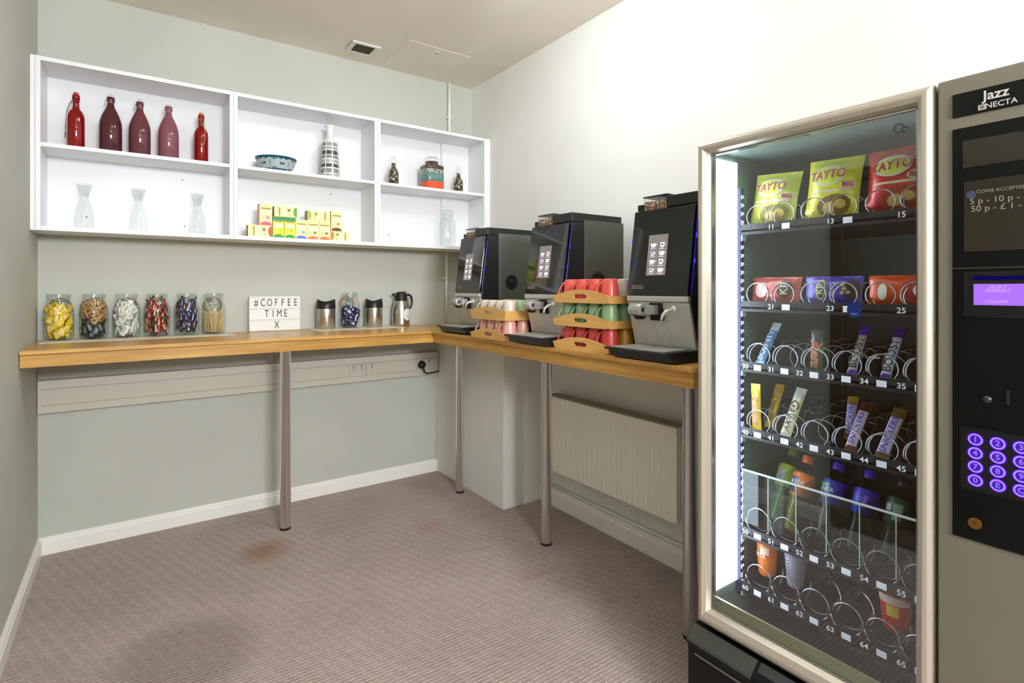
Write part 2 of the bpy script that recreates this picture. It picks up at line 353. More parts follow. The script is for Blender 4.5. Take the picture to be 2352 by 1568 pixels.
# ---------------------------------------------------------------- dado trunking, sockets, plug
trk = mat('trunking_plastic', (204, 198, 182), .4)
tr = thing('dado_trunking', 'white plastic cable trunking with socket plates under the back worktop', 'trunking', (1.1, 0, .72))
b = B().box(.003, 2.281, -.048, -.001, .735, .905); b.build('channel', trk, tr, world=True, bevel=.003)
for z in (.775, .858):
    B().box(.02, 2.27, -.0495, -.0475, z, z+.0016).build('lid_seam', mat('seam_grey', (120, 114, 102), .6), tr, world=True)
for (x0, x1, nm) in [(1.605, 1.72, 0), (1.722, 1.80, 1), (2.10, 2.235, 2)]:
    sp = B().box(x0, x1, -.056, -.0478, .776, .857).build('socket_plate', trk, tr, world=True, bevel=.002)
    b = B(); cs = [((x0+x1)/2,)] if nm else [(x0+.03,), (x1-.03,)]
    if nm == 2: cs = [(x0+.035,), (x1-.035,)]
    for (cx,) in cs:
        b.box(cx-.003, cx+.003, -.0572, -.0558, .822, .834); b.box(cx-.014, cx-.007, -.0572, -.0558, .806, .810); b.box(cx+.007, cx+.014, -.0572, -.0558, .806, .810)
        b.box(cx-.005, cx+.005, -.058, -.0558, .840, .850)
        b.build('socket_outlet', mat('socket_dark', (120, 112, 98), .6), sp, world=True); b = B()
pl = thing('power_plug', 'black three pin plug with cable in the trunking socket', 'plug', (2.135, -.06, .8))
B().lathe([(.0, 0), (.028, 0), (.03, -.012), (.024, -.03), (0, -.034)], 24, (2.135, -.0575, .818), 'y').build('plug_body', blk, pl, world=True)
B().tube([(2.135, -.085, .812), (2.14, -.09, .79), (2.15, -.085, .765), (2.172, -.075, .752), (2.20, -.07, .752), (2.245, -.07, .757), (2.275, -.07, .76)], .0055).build('cable', rubber, pl, world=True)

# ---------------------------------------------------------------- pipes
pp = thing('wall_pipe', 'thin white pipe running from ceiling to worktop in corner', 'pipe', (2.38, 0, ZT))
B().tube([(2.385, -.026, 2.494), (2.385, -.026, ZC-.001)], .0095, 12).build('upper_pipe', gloss_white, pp, world=True)
B().tube([(2.36, -.026, ZT+.001), (2.36, -.026, 1.655)], .0095, 12).build('lower_pipe', gloss_white, pp, world=True)
for z, x in ((2.68, 2.385), (1.455, 2.36)):
    B().lathe([(.0096, -.008), (.0145, -.008), (.0145, .008), (.0096, .008)], 20, (x, -.026, z)).box(x-.02, x-.012, -.03, -.002, z-.006, z+.006).build('pipe_clip', gloss_white, pp, world=True)

# ---------------------------------------------------------------- wall shelves
def shelf_unit(label, x0, x1, fil=0, filr=0):
    t = thing('wall_shelf_unit', label, 'shelf', ((x0+x1)/2, 0, 1.657), group=None)
    D = -.27; th = .02
    B().box(x0, x0+th, D, -.003, 1.657, 2.493).build('left_side', white, t, world=True, bevel=.001)
    B().box(x1-th, x1, D, -.003, 1.657, 2.493).build('right_side', white, t, world=True, bevel=.001)
    B().box(x0+th, x1-th, D, -.003, 2.473, 2.493).build('top_board', white, t, world=True, bevel=.001)
    B().box(x0+th, x1-th, D+.003, -.003, 2.062, 2.081).build('middle_board', white, t, world=True, bevel=.001)
    B().box(x0+th, x1-th, D, -.003, 1.657, 1.679).build('bottom_board', white, t, world=True, bevel=.001)
    B().box(x0+th, x1-th, -.010, -.003, 1.679, 2.473).build('back_panel', white, t, world=True)
    b = B()
    for (hx, hz) in [(.18, .08), (.62, .33), (.63, .06)]:
        if x0+hx < x1-.05: B().cyl((x0+hx, -.0112, 1.679+hz), .004, .001, 'y', 10).build('screw_cap', mat('screw_dark', (70, 66, 60), .5), t, world=True)
    if fil: B().box(.001, x0-.001, D+.002, -.003, 1.657, 2.493).build('filler_strip', white, t, world=True)
    if filr: B().box(x1+.001, W-.001, D+.002, -.003, 1.657, 2.493).build('filler_strip', white, t, world=True)
    return t
shelf_unit('white open shelf unit at the left, holding red bottles and carafes', .019, .8705, 1)
shelf_unit('white open shelf unit in the middle, holding tea boxes and vase', .8715, 1.7205)
s3 = shelf_unit('white open shelf unit at the right corner, holding bean bottles', 1.7215, 2.568, 0, 1)
B().box(2.317, 2.547, -.035, -.0105, 1.68, 2.061).box(2.317, 2.547, -.035, -.0105, 2.082, 2.472).build('pipe_cover', white, s3, world=True)
ZM, ZB = 2.0812, 1.6792

# ---------------------------------------------------------------- bottles on the top left shelf
def sw_bottle(name, label, x, y, prof, tint, dcol, dif, stop, cord=None, wire=True, grp=None):
    t = thing(name, label, 'bottle', (x, y, ZM), 0, grp)
    H = prof[-1][1]
    g = glassmat('glass_'+label[:18].replace(' ', '_'), tint, 1.2, dif, dcol)
    B().lathe([(.0001, .001)]+prof, 40).build('bottle_body', g, t)
    B().lathe([(.0115, H-.004), (.0125, H+.006), (.009, H+.013), (.0001, H+.014)], 20).build('stopper', stop, t)
    if wire:
        b = B().tube([(.0165*math.cos(a), .0165*math.sin(a), H-.03) for a in [2*PI*k/16 for k in range(16)]], .0012, 6, True)
        b.tube([(.016, 0, H-.03), (.021, 0, H-.012), (.016, 0, H+.006), (0, 0, H+.013), (-.016, 0, H+.006), (-.021, 0, H-.012), (-.016, 0, H-.03)], .0012, 6)
        b.tube([(-.02, -.002, H-.012), (-.026, -.004, H-.03), (-.024, -.004, H-.045)], .0012, 6).tube([(.0, -.0165, H-.03), (-.005, -.02, H-.018), (.005, -.02, H-.018), (.0, -.0165, H-.03)], .0012, 6)
        b.build('wire_clasp', chrome, t)
    if cord: cord(t, H)
    return t
pr_red = [(.033, .001), (.0355, .006), (.0355, .165), (.034, .185), (.026, .205), (.0155, .215), (.0135, .222), (.013, .262), (.0165, .264), (.0165, .285), (.012, .288)]
pr_plum = [(.046, .001), (.0495, .006), (.050, .14), (.0485, .17), (.041, .20), (.030, .228), (.019, .25), (.015, .268), (.0145, .278), (.0175, .281), (.0175, .302), (.012, .306)]
raf = mat('raffia_cord', (190, 160, 110), .8); wst = mat('ceramic_stopper', (225, 205, 205), .4); orst = mat('orange_stopper', (230, 140, 110), .4); rst = mat('red_stopper', (190, 60, 40), .4)
def cordL(t, H):
    b = B()
    for z in (.258, .222): b.tube([(.0168*math.cos(a), .0168*math.sin(a), z) for a in [2*PI*k/14 for k in range(14)]], .0013, 5, True)
    b.tube([(-.017, -.004, .256), (-.028, -.01, .235), (-.037, -.012, .19), (-.040, -.012, .13), (-.040, -.012, .08)], .0014, 5)
    b.tube([(-.015, -.004, .254), (-.024, -.014, .225), (-.037, -.018, .18), (-.0415, -.018, .12), (-.041, -.015, .085)], .0013, 5)
    b.sphere((-.041, -.014, .082), .005, 6).tube([(-.041, -.014, .08), (-.046, -.016, .06)], .0018, 5).tube([(-.041, -.014, .08), (-.038, -.018, .055)], .0018, 5); b.build('neck_cord', mat('grey_cord', (110, 92, 80), .8), t)
def cordR(t, H):
    b = B()
    for z in (.262, .226): b.tube([(.0168*math.cos(a), .0168*math.sin(a), z) for a in [2*PI*k/14 for k in range(14)]], .0013, 5, True)
    b.tube([(-.012, -.014, .262), (.002, -.02, .245), (.010, -.018, .225), (.016, -.034, .195), (.014, -.0375, .15), (.010, -.0375, .12), (.002, -.0385, .108)], .0018, 5)
    b.tube([(.012, -.014, .26), (.012, -.02, .235), (.017, -.034, .19), (.015, -.0375, .14)], .0014, 5).sphere((.002, -.039, .108), .0045, 6); b.build('neck_cord', raf, t)
YS = -.13
sw_bottle('glass_bottle', 'bright red glass bottle with grey cord hanging, leftmost on the shelf', .163, YS, pr_red, (190, 12, 14), (170, 8, 10), .5, rst, cordL, False)
sw_bottle('glass_bottle', 'dark plum swing-top bottle, largest, beside the leftmost red one', .306, YS, pr_plum, (150, 74, 84), (108, 52, 58), .5, wst)
sw_bottle('glass_bottle', 'mid plum swing-top bottle, the middle one of the five', .433, YS, pr_plum, (176, 104, 112), (136, 76, 84), .5, wst)
sw_bottle('glass_bottle', 'paler mauve swing-top bottle next to the small red one', .565, YS, pr_plum, (204, 144, 154), (166, 108, 118), .5, wst)
sw_bottle('glass_bottle', 'bright red glass bottle with pale raffia on neck, rightmost on shelf', .723, YS, pr_red, (236, 20, 8), (226, 20, 6), .55, orst, cordR, False)

# ---------------------------------------------------------------- carafes, clip jars
def carafe(label, x):
    t = thing('glass_carafe', label, 'carafe', (x, -.13, ZB), 0, 'carafes on the bottom left shelf')
    p = [(.001, .004), (.036, .003), (.0405, .008), (.0415, .03), (.039, .075), (.032, .115), (.0225, .145), (.0175, .16), (.0185, .172), (.024, .20), (.0315, .228), (.0335, .232), (.0325, .234), (.030, .228), (.0225, .20), (.0168, .172)]
    B().lathe(p, 40).build('body', glassedge, t); return t
carafe('clear glass carafe, the left one of three, below the red bottles', .196)
carafe('clear glass carafe, the middle one of three on bottom shelf', .427)
carafe('clear glass carafe, the right one of three by the shelf divider', .704)

def lid_ring(t, z, r, col, y, lean=.35):
    """open glass lid with rubber seal hanging behind the neck"""
    pts = [(r*math.cos(a), y-.0+.012*math.sin(a)*0, z+r*math.sin(a)) for a in [2*PI*k/28 for k in range(28)]]
    l = B().lathe([(.0001, 0), (r*.95, 0), (r, .003), (r, .006), (.0001, .006)], 32, (0, y, z), 'y').build('lid', glassedge, t)
    B().tube(pts, .0035, 8, True).build('rubber_seal', mat('rubber_seal_%d' % col[1], col, .6), l)
JAR = [(.040, .001), (.052, .003), (.060, .012), (.0625, .03), (.0625, .135), (.060, .160), (.052, .185), (.044, .203), (.0425, .212), (.0455, .214), (.0475, .218), (.0475, .234), (.0455, .238), (.042, .238)]
def jar(name, label, x, y=-.085, seal=(140, 96, 60), z=None, neck=1):
    t = thing(name, label, 'jar', (x, y, (ZT+.002) if z is None else z))
    B().lathe([(.0001, .006)]+JAR, 44).build('glass_body', glass, t)
    B().lathe([(.0478, .214), (.0485, .218), (.0485, .232), (.0478, .236)], 44).build('neck_ring', glassedge, t)
    b = B().tube([(.049*math.cos(a), .049*math.sin(a), .208) for a in [2*PI*k/30 for k in range(30)]], .0011, 6, True)
    b.tube([(.0, -.049, .208), (-.008, -.054, .20), (-.008, -.056, .185), (.008, -.056, .185), (.008, -.054, .20), (0, -.049, .208)], .0011, 6); b.build('wire_clip', chrome, t)
    if seal: lid_ring(t, .165, .047, seal, .069)
    return t
jx = [.091, .234, .375, .513, .656, .792]
jl = ['open glass jar full of yellow sachets, nearest the left wall', 'open glass jar of brown packets over dark ones, second in row', 'open glass jar packed with white paper sachets, third in row', 'open glass jar of red and brown sticks, fourth in row',
      'open glass jar of navy and orange sticks, fifth in row', 'open glass jar of thin wooden stirrers beside the letter sign']
for x, l in zip(jx, jl): jar('storage_jar', l, x)
jar('storage_jar', 'open glass jar of dark blue sachets between two steel canisters', 1.60, -.085, (204, 120, 72))
# runners
B().box(.03, .884, -.245, -.012, ZT+.0002, ZT+.0018).build('x', mat('cream_mat', (228, 222, 200), .7), world=True)
o = COL.objects[-1]; o.name = 'table_runner'; tag(o, 'long cream paper mat under the row of six jars', 'mat')
m2 = B().prism([(1.345, -.012), (1.345, -.21), (1.40, -.235), (1.93, -.235), (1.905, -.012)], ZT+.0002, ZT+.0018, 'z').build('table_runner', MATS['cream_mat'], world=True)
tag(m2, 'cream paper mat under the steel canisters and blue sachet jar', 'mat')

# sachets: one master per kind, copied
def sachet_mesh(w, h, t, mats, label=True, lw_=.36):
    b = B(); b.smooth = True
    def f(side):
        def g(u, v):
            x = (u-.5)*w; z = (v-.5)*h; k = (1-abs(2*u-1)**3)*(1-abs(2*v-1)**2.5)
            return (x, side*t*k*.5, z)
        return g
    b.grid(f(-1), 6, 8); b.grid(f(1), 6, 8)
    if label:
        b.mat(1)
        b.grid(lambda u, v: ((u-.5)*w*lw_, -t*.5*(1-abs(1.2*v-.6)**2.5)*(1-abs(.62*(2*u-1))**3)-.0006, (v*.55-.3)*h), 4, 4)
        b.grid(lambda u, v: ((u-.5)*w*lw_, t*.5*(1-abs(1.2*v-.6)**2.5)*(1-abs(.62*(2*u-1))**3)+.0006, (v*.5-.2)*h), 4, 4)
    return b
def fill(jx, jy, master, n, z0, z1, name, label, cat, grp, rmax=.052, upright=.5, jit=.6, zbase=None, first=None, taper=True):
    """places n copies of a sachet, individually, in shells inside the jar"""
    base = (ZT+.002) if zbase is None else zbase
    for k in range(n):
        f = k/(n-1) if n > 1 else 0; z = z0+(z1-z0)*f
        a = k*2.399963+random.uniform(-.3, .3)
        lim = (rmax if z < .15 else rmax-(z-.15)*.3)-.003-(.010 if z < .04 else 0)
        r = lim*((.98, .92, .97, .45)[k % 4])
        o = master.copy(); COL.objects.link(o)
        o.location = (jx+r*math.cos(a)*.93, jy+r*math.sin(a)*.93, base+z)
        o.rotation_euler = (random.uniform(-.35, .35), random.uniform(-jit, jit), a+PI/2+random.uniform(-.4, .4))
        o.name = name; tag(o, label, cat, grp)
    bpy.data.objects.remove(master)
ylw = mat('sachet_yellow', (246, 208, 20), .4); ypk = mat('sachet_label_pink', (240, 214, 206), .5); brn = mat('packet_brown', (190, 150, 96), .6); brn2 = mat('packet_print', (120, 74, 44), .6)
drk = mat('packet_black', (34, 36, 40), .35); gry = mat('packet_silver', (130, 130, 136), .4); wht = mat('paper_white', (236, 232, 224), .6); wsh = mat('paper_print', (190, 188, 180), .6)
redm = mat('stick_red', (196, 40, 28), .4); cofm = mat('stick_brown', (70, 46, 36), .4); crm = mat('stick_cream', (222, 206, 170), .5); nav = mat('sachet_navy', (36, 36, 92), .35); org = mat('stick_orange', (240, 140, 70), .4); ltb = mat('sachet_print_white', (216, 216, 236), .5)
fill(jx[0], -.085, sachet_mesh(.032, .048, .006, 0).build('m', [ylw, ypk]), 84, .028, .172, 'sugar_sachet', 'small yellow sachet packed in the jar nearest the left wall', 'sachet', 'yellow sachets in the first jar')
fill(jx[1], -.085, sachet_mesh(.030, .062, .008, 0).build('m', [drk, gry]), 34, .034, .085, 'drink_stick', 'dark wrapped stick at the bottom of the second jar', 'stick', 'dark sticks in the second jar')
fill(jx[1], -.085, sachet_mesh(.036, .055, .008, 0).build('m', [brn, brn2], ), 36, .10, .185, 'sweetener_sachet', 'brown paper packet in the upper half of the second jar', 'sachet', 'brown packets in the second jar', jit=1.3)
fill(jx[2], -.085, sachet_mesh(.030, .066, .008, 0).build('m', [wht, wsh], ), 66, .036, .172, 'paper_sachet', 'white paper sachet packed in the third jar', 'sachet', 'white sachets in the third jar')
fill(jx[3], -.085, sachet_mesh(.017, .074, .007, 0).build('m', [cofm, crm]), 44, .042, .19, 'coffee_stick', 'brown and cream coffee stick packed in the fourth jar', 'stick', 'brown sticks in the fourth jar', jit=.35)
fill(jx[3], -.085, sachet_mesh(.019, .05, .008, 0).build('m', [redm, crm]), 36, .03, .195, 'coffee_stick', 'red topped coffee stick packed in the fourth jar', 'stick', 'red sticks in the fourth jar', rmax=.056, jit=.5)
fill(jx[4], -.085, sachet_mesh(.02, .07, .008, 0).build('m', [nav, ltb]), 44, .042, .19, 'chocolate_stick', 'navy wrapped stick packed in the fifth jar', 'stick', 'navy sticks in the fifth jar', jit=.4)
fill(jx[4], -.085, sachet_mesh(.018, .04, .008, 0).build('m', [drk, org]), 36, .03, .195, 'chocolate_stick', 'black and orange stick packed in the fifth jar', 'stick', 'orange sticks in the fifth jar', rmax=.056, jit=.6)
fill(1.60, -.085, sachet_mesh(.046, .05, .006, 0).build('m', [nav, ltb]), 34, .032, .125, 'milk_sachet', 'dark blue sachet with white print, in jar between canisters', 'sachet', 'blue sachets in the jar between canisters', jit=1.0)
b = B()
for k in range(150):
    a = random.uniform(0, 2*PI); r = .050*math.sqrt(random.random()); a2 = a+random.uniform(-.5, .5); r2 = min(.054, r+random.uniform(-.008, .016))
    b.tube([(r*math.cos(a), r*math.sin(a), .012), (r2*math.cos(a2), r2*math.sin(a2), .125+random.uniform(-.008, .01))], .0017, 5)
o = b.build('wooden_stirrers', mat('stirrer_wood', (226, 196, 140), .6)); o.location = (jx[5], -.085, ZT+.002); o['kind'] = 'stuff'
tag(o, 'bundle of thin wooden stirrers standing in the sixth jar', 'stirrers')
for (p, q) in [((.02, -.02, .014), (-.046, -.02, .197)), ((-.02, -.03, .02), (.01, -.025, .16))]:
    o = B().tube([Vector(p), Vector(q)], .0022, 6).build('wooden_stirrer', MATS['stirrer_wood']); o.location = (jx[5], -.085, ZT+.002)
    tag(o, 'long wooden stirrer leaning up above the bundle in sixth jar' if q[2] > .17 else 'shorter wooden stirrer crossing in front of the bundle', 'stirrer')

# ---------------------------------------------------------------- letter sign
sg = thing('letter_board', 'white letter board reading #COFFEE TIME X on the worktop', 'sign', (1.136, -.055, ZT+.0005))
B().box(-.150, .150, 0, .035, 0, .217).build('sign_box', mat('sign_white', (238, 238, 234), .4), sg, bevel=.003)
b = B()
for z in (.004, .072, .141, .209): b.box(-.147, .147, -.005, .0, z, z+.004)
b.build('letter_rail', upvc, sg)
tb = mat('letter_black', (24, 24, 24), .4)
def condensed(s, size, xc, zc, pitch, y=-.002):
    for i, ch in enumerate(s):
        x0 = xc+(i-(len(s)-1)/2)*pitch
        text(B(), ch, size, lambda u, v: (x0+u*.62, y, zc+v)).build('letter', tb, sg, fix=False)
condensed('#COFFEE', .066, .004, .176, .0385); condensed('TIME', .066, .004, .107, .037); condensed('X', .066, .008, .037, .037)

# ---------------------------------------------------------------- canisters and jug
def canister(label, x, y):
    t = thing('steel_canister', label, 'canister', (x, y, ZT+.002), 0, 'pair of steel canisters')
    B().lathe([(.0001, 0), (.056, 0), (.058, .003), (.058, .132), (.0575, .134)], 48).build('steel_body', steel, t)
    b = B(); n = 48
    def top(a): return .178+.016*abs(math.cos(a))**3
    def ring(r, fz): return [(r*math.cos(2*PI*j/n), r*math.sin(2*PI*j/n), fz(2*PI*j/n)) for j in range(n)]
    rings = [ring(.0595, lambda a: .133), ring(.0605, lambda a: .137), ring(.057, top), ring(.053, top), ring(.048, lambda a: .172), ring(.0001, lambda a: .168)]
    vs = [p for r in rings for p in r]; fs = [(i*n+j, i*n+(j+1) % n, (i+1)*n+(j+1) % n, (i+1)*n+j) for i in range(len(rings)-1) for j in range(n)]
    b.add(vs, fs, True); b.build('lid', blk, t)
    b = B(); text(b, 'Coffee', .011, lambda u, v: (.0585*math.sin(u/.0585+.25), -.0585*math.cos(u/.0585+.25), .078+v)); b.build('lettering', mat('engraved', (90, 84, 78), .5, .5), t)
canister('stainless canister with black lid, left of the blue sachet jar', 1.44, -.085)
canister('stainless canister with black lid, right of the blue sachet jar', 1.765, -.085)
jg = thing('thermal_jug', 'steel thermal jug with black spout, handle and white round sticker', 'jug', (1.965, -.085, ZT))
B().lathe([(.0001, 0), (.058, 0), (.061, .004), (.062, .02), (.062, .095), (.060, .12), (.052, .155), (.044, .18)], 48).build('steel_body', steel, jg)
B().lathe([(.0445, .178), (.046, .182), (.044, .19), (.040, .215), (.037, .222), (.036, .232), (.030, .240), (.0001, .243)], 40).build('lid', blk, jg)
B().tube([(-.03, 0, .213), (-.045, 0, .217), (-.058, 0, .224), (-.064, 0, .226)], [.017, .013, .009, .008], 12).build('spout', blk, jg)
B().tube([(.032, 0, .215), (.055, 0, .222), (.075, 0, .212), (.084, 0, .185), (.083, 0, .155), (.073, 0, .128), (.060, 0, .122)], [.009, .009, .0085, .008, .0075, .007, .006], 12).build('handle', blk, jg)
B().cbox((.026, 0, .241), (.028, .02, .008)).build('thumb_button', mat('thumb_red', (200, 30, 60), .4), jg, bevel=.002)
def jugsurf(u, v, e=.0006):
    z = .083+v; r = .062 if z < .095 else (.062-(z-.095)*.08 if z < .12 else .060-(z-.12)*.2286)
    a = u/.062+.42; return ((r+e)*math.sin(a), -(r+e)*math.cos(a), z)
b = B(); b.grid(lambda u, v: jugsurf(.034*(1e-4+v)*math.cos(2*PI*u), .042*(1e-4+v)*math.sin(2*PI*u), .0009), 32, 8); b.mat(1)
text(b, 'SEMI SKIMMED', .0085, lambda u, v: jugsurf(u, v-.008, .0015)); text(b, 'MILK', .0085, lambda u, v: jugsurf(u, v-.018, .0015))
b.tube([jugsurf(x, y, .0014) for x, y in [(-.005, .008), (-.005, .018), (0, .024), (.005, .018), (.005, .008)]], .0004, 4, True)
b.build('sticker', [mat('sticker_white', (240, 240, 236), .5), mat('sticker_print', (120, 120, 116), .6)], jg, fix=False)

# ---------------------------------------------------------------- things on middle and right shelves
bo = thing('patterned_bowl', 'shallow teal bowl with pale circle and petal pattern', 'bowl', (1.122, -.14, ZM))
def bowlr(z): return .085+.034*(z/.088)
teal = mat('teal_glaze', (20, 84, 104), .25); pale = mat('pale_glaze', (176, 190, 186), .3)
B().lathe([(.0001, .0), (.078, 0), (.085, .004), (.1185, .086), (.1195, .088), (.1165, .088), (.083, .010), (.0001, .008)], 56).build('bowl_body', teal, bo)
b = B()
def bsurf(a, z, e=.0008): r = bowlr(z)+e; return (r*math.cos(a), r*math.sin(a), z)
for k in range(18):
    a0 = 2*PI*k/18; rr = .030; kk = k % 3
    if kk == 0:
        for s in (-1, 1):
            ctr = bsurf(a0, .045); pts = [bsurf(a0+rr*.86*math.cos(t)*s/.10, .045+rr*math.sin(t)) for t in [PI/2*(-1)+PI*i/10 for i in range(11)]]
            b.add([bsurf(a0+s*.02, .045)]+pts, [(0, i+1, i+2) for i in range(10)], True)
    elif kk == 1:
        b.tube([bsurf(a0+rr*math.cos(t)/.10, .045+rr*math.sin(t)) for t in [2*PI*i/20 for i in range(20)]], .0012, 5, True)
        b.add([bsurf(a0, .045)]+[bsurf(a0+rr*.7*math.cos(t)/.10, .045+rr*.8*math.sin(t)) for t in [2*PI*i/14 for i in range(14)]], [(0, i+1, (i+1) % 14+1) for i in range(14)], True)
    else:
        for zc in (.072, .018):
            b.add([bsurf(a0, zc+(.002 if zc > .04 else -.002))]+[bsurf(a0+rr*math.cos(t)/.10, zc+(-1 if zc > .04 else 1)*.022*abs(math.sin(t))) for t in [PI*i/10 for i in range(11)]], [(0, i+1, i+2) for i in range(10)], True)
b.build('glaze_pattern', pale, bo, fix=False)
va = thing('patterned_vase', 'tall white vase with narrow neck and black hatched bands', 'vase', (1.450, -.14, ZM))
B().lathe([(.0001, 0), (.060, 0), (.0615, .004), (.058, .06), (.051, .16), (.0455, .238), (.040, .246), (.026, .262), (.0215, .285), (.0215, .315), (.027, .335), (.036, .346), (.034, .348), (.024, .333), (.018, .31)], 48).build('vase_body', mat('vase_white', (236, 234, 230), .3), va)
b = B()
def vs_(a, z, e=.0007): r = .0615-(z-.004)*.0685+e; return (r*math.cos(a), r*math.sin(a), z)
def patch(a0, a1, z0, z1):
    n = max(1, int((a1-a0)/.12)); b.grid(lambda u, v: vs_(a0+(a1-a0)*u, z0+(z1-z0)*v), n, 1)
for q in range(8):
    A = q*PI/4+.06; A1 = (q+1)*PI/4-.06
    for (z0, z1, dens) in [(.012, .03, .5), (.034, .066, .7), (.072, .094, 1), (.098, .122, .5), (.128, .15, .7), (.154, .18, 1), (.186, .205, .55), (.209, .234, .6)]:
        n = 7
        if dens == 1: patch(A, A1, z0, z1); continue
        for i in range(n):
            w = (A1-A)/n; patch(A+i*w, A+i*w+w*dens*random.uniform(.7, 1.2), z0+random.uniform(0, .003), z1-random.uniform(0, .004))
b.build('hatched_bands', mat('vase_black', (70, 72, 66), .4), va, fix=False)
def bean_bottle(label, x, h, beans=(70, 50, 38)):
    t = thing('bean_bottle', label, 'bottle', (x, -.14, ZM))
    k = h/.185
    B().lathe([(.0001, .002), (.033, .001), (.036, .006), (.036, .085*k), (.031, .105*k), (.018, .125*k), (.0165, .15*k), (.021, .165*k), (.021, .172*k)], 36).build('glass_body', glassedge, t)
    B().sphere((0, 0, .185*k), .02, 10, .75).build('glass_stopper', glassedge, t)
    o = B().lathe([(.0001, .004), (.033, .004), (.0335, .083*k), (.028, .103*k), (.0155, .122*k), (.014, .15*k), (.0001, .155*k)], 24).build('coffee_beans', speckle('beans_fill', [(58, 44, 34), (150, 130, 96), (36, 28, 22), (206, 190, 150), (92, 74, 54), (30, 24, 20)], 110), t); o['kind'] = 'stuff'
bean_bottle('small stoppered glass bottle of coffee beans, left on right shelf', 1.886, .200)
bean_bottle('smaller stoppered bottle of coffee beans by the corner', 2.400, .190)
lj = thing('layered_jar', 'square glass jar with orange, teal and bean layers', 'jar', (2.18, -.14, ZM))
def sq(r, z, n=40, p=4):
    out = []
    for j in range(n):
        a = 2*PI*j/n; c, s = math.cos(a), math.sin(a); k = r/((abs(c)**p+abs(s)**p)**(1/p)); out.append((k*c, k*s, z))
    return out
def sqlathe(b, prof, p=5):
    rr = [sq(r, z, 40, p) for r, z in prof]; n = 40; vs = [q for r in rr for q in r]
    return b.add(vs, [(i*n+j, i*n+(j+1) % n, (i+1)*n+(j+1) % n, (i+1)*n+j) for i in range(len(prof)-1) for j in range(n)], True)
sqlathe(B(), [(.001, .002), (.070, .002), (.074, .008), (.074, .165), (.068, .182)]).lathe([(.068, .182), (.05, .192), (.05, .205), (.055, .207), (.055, .218)], 40).build('glass_body', glassedge, lj)
B().lathe([(.056, .220), (.057, .226), (.045, .240), (.0001, .245)], 40).build('glass_lid', glassedge, lj)
for nm, z0, z1, mt in [('orange_layer', .005, .062, mat('lentil_orange', (250, 92, 36), .7)), ('teal_layer', .0622, .118, speckle('teal_grit', [(96, 150, 148), (70, 110, 108), (130, 170, 160)], 260)), ('white_bean_layer', .1182, .15, speckle('pale_beans', [(200, 206, 190), (110, 130, 110), (90, 84, 70), (214, 220, 206)], 150)), ('bean_layer', .1502, .176, speckle('dark_beans', [(70, 52, 38), (120, 96, 70), (50, 36, 28)], 110))]:
    o = sqlathe(B(), [(.001, z0), (.0715, z0), (.0715, z1), (.001, z1)]).build(nm, mt, lj); o['kind'] = 'stuff'
o = B().lathe([(.0001, .1765), (.064, .1765), (.046, .192), (.046, .21), (.0001, .212)], 30).build('bean_top', MATS['dark_beans'], lj); o['kind'] = 'stuff'
cj = thing('empty_clip_jar', 'empty clear glass clip jar on the lower right shelf', 'jar', (2.305, -.14, ZB))
B().lathe([(.0001, .004)]+[(r*.98, z*1.08) for r, z in JAR], 44).build('glass_body', glassmat('faint_glass', (246, 249, 247), 1.2), cj)
B().lathe([(.047, .257), (.048, .262), (.038, .272), (.0001, .276)], 40).build('glass_lid', glassedge, cj)
B().tube([(.048*math.cos(a), .048*math.sin(a), .228) for a in [2*PI*k/24 for k in range(24)]], .001, 5, True).tube([(0, -.05, .228), (0, -.056, .21), (0, -.052, .19)], .0012, 5).build('wire_clip', chrome, cj)

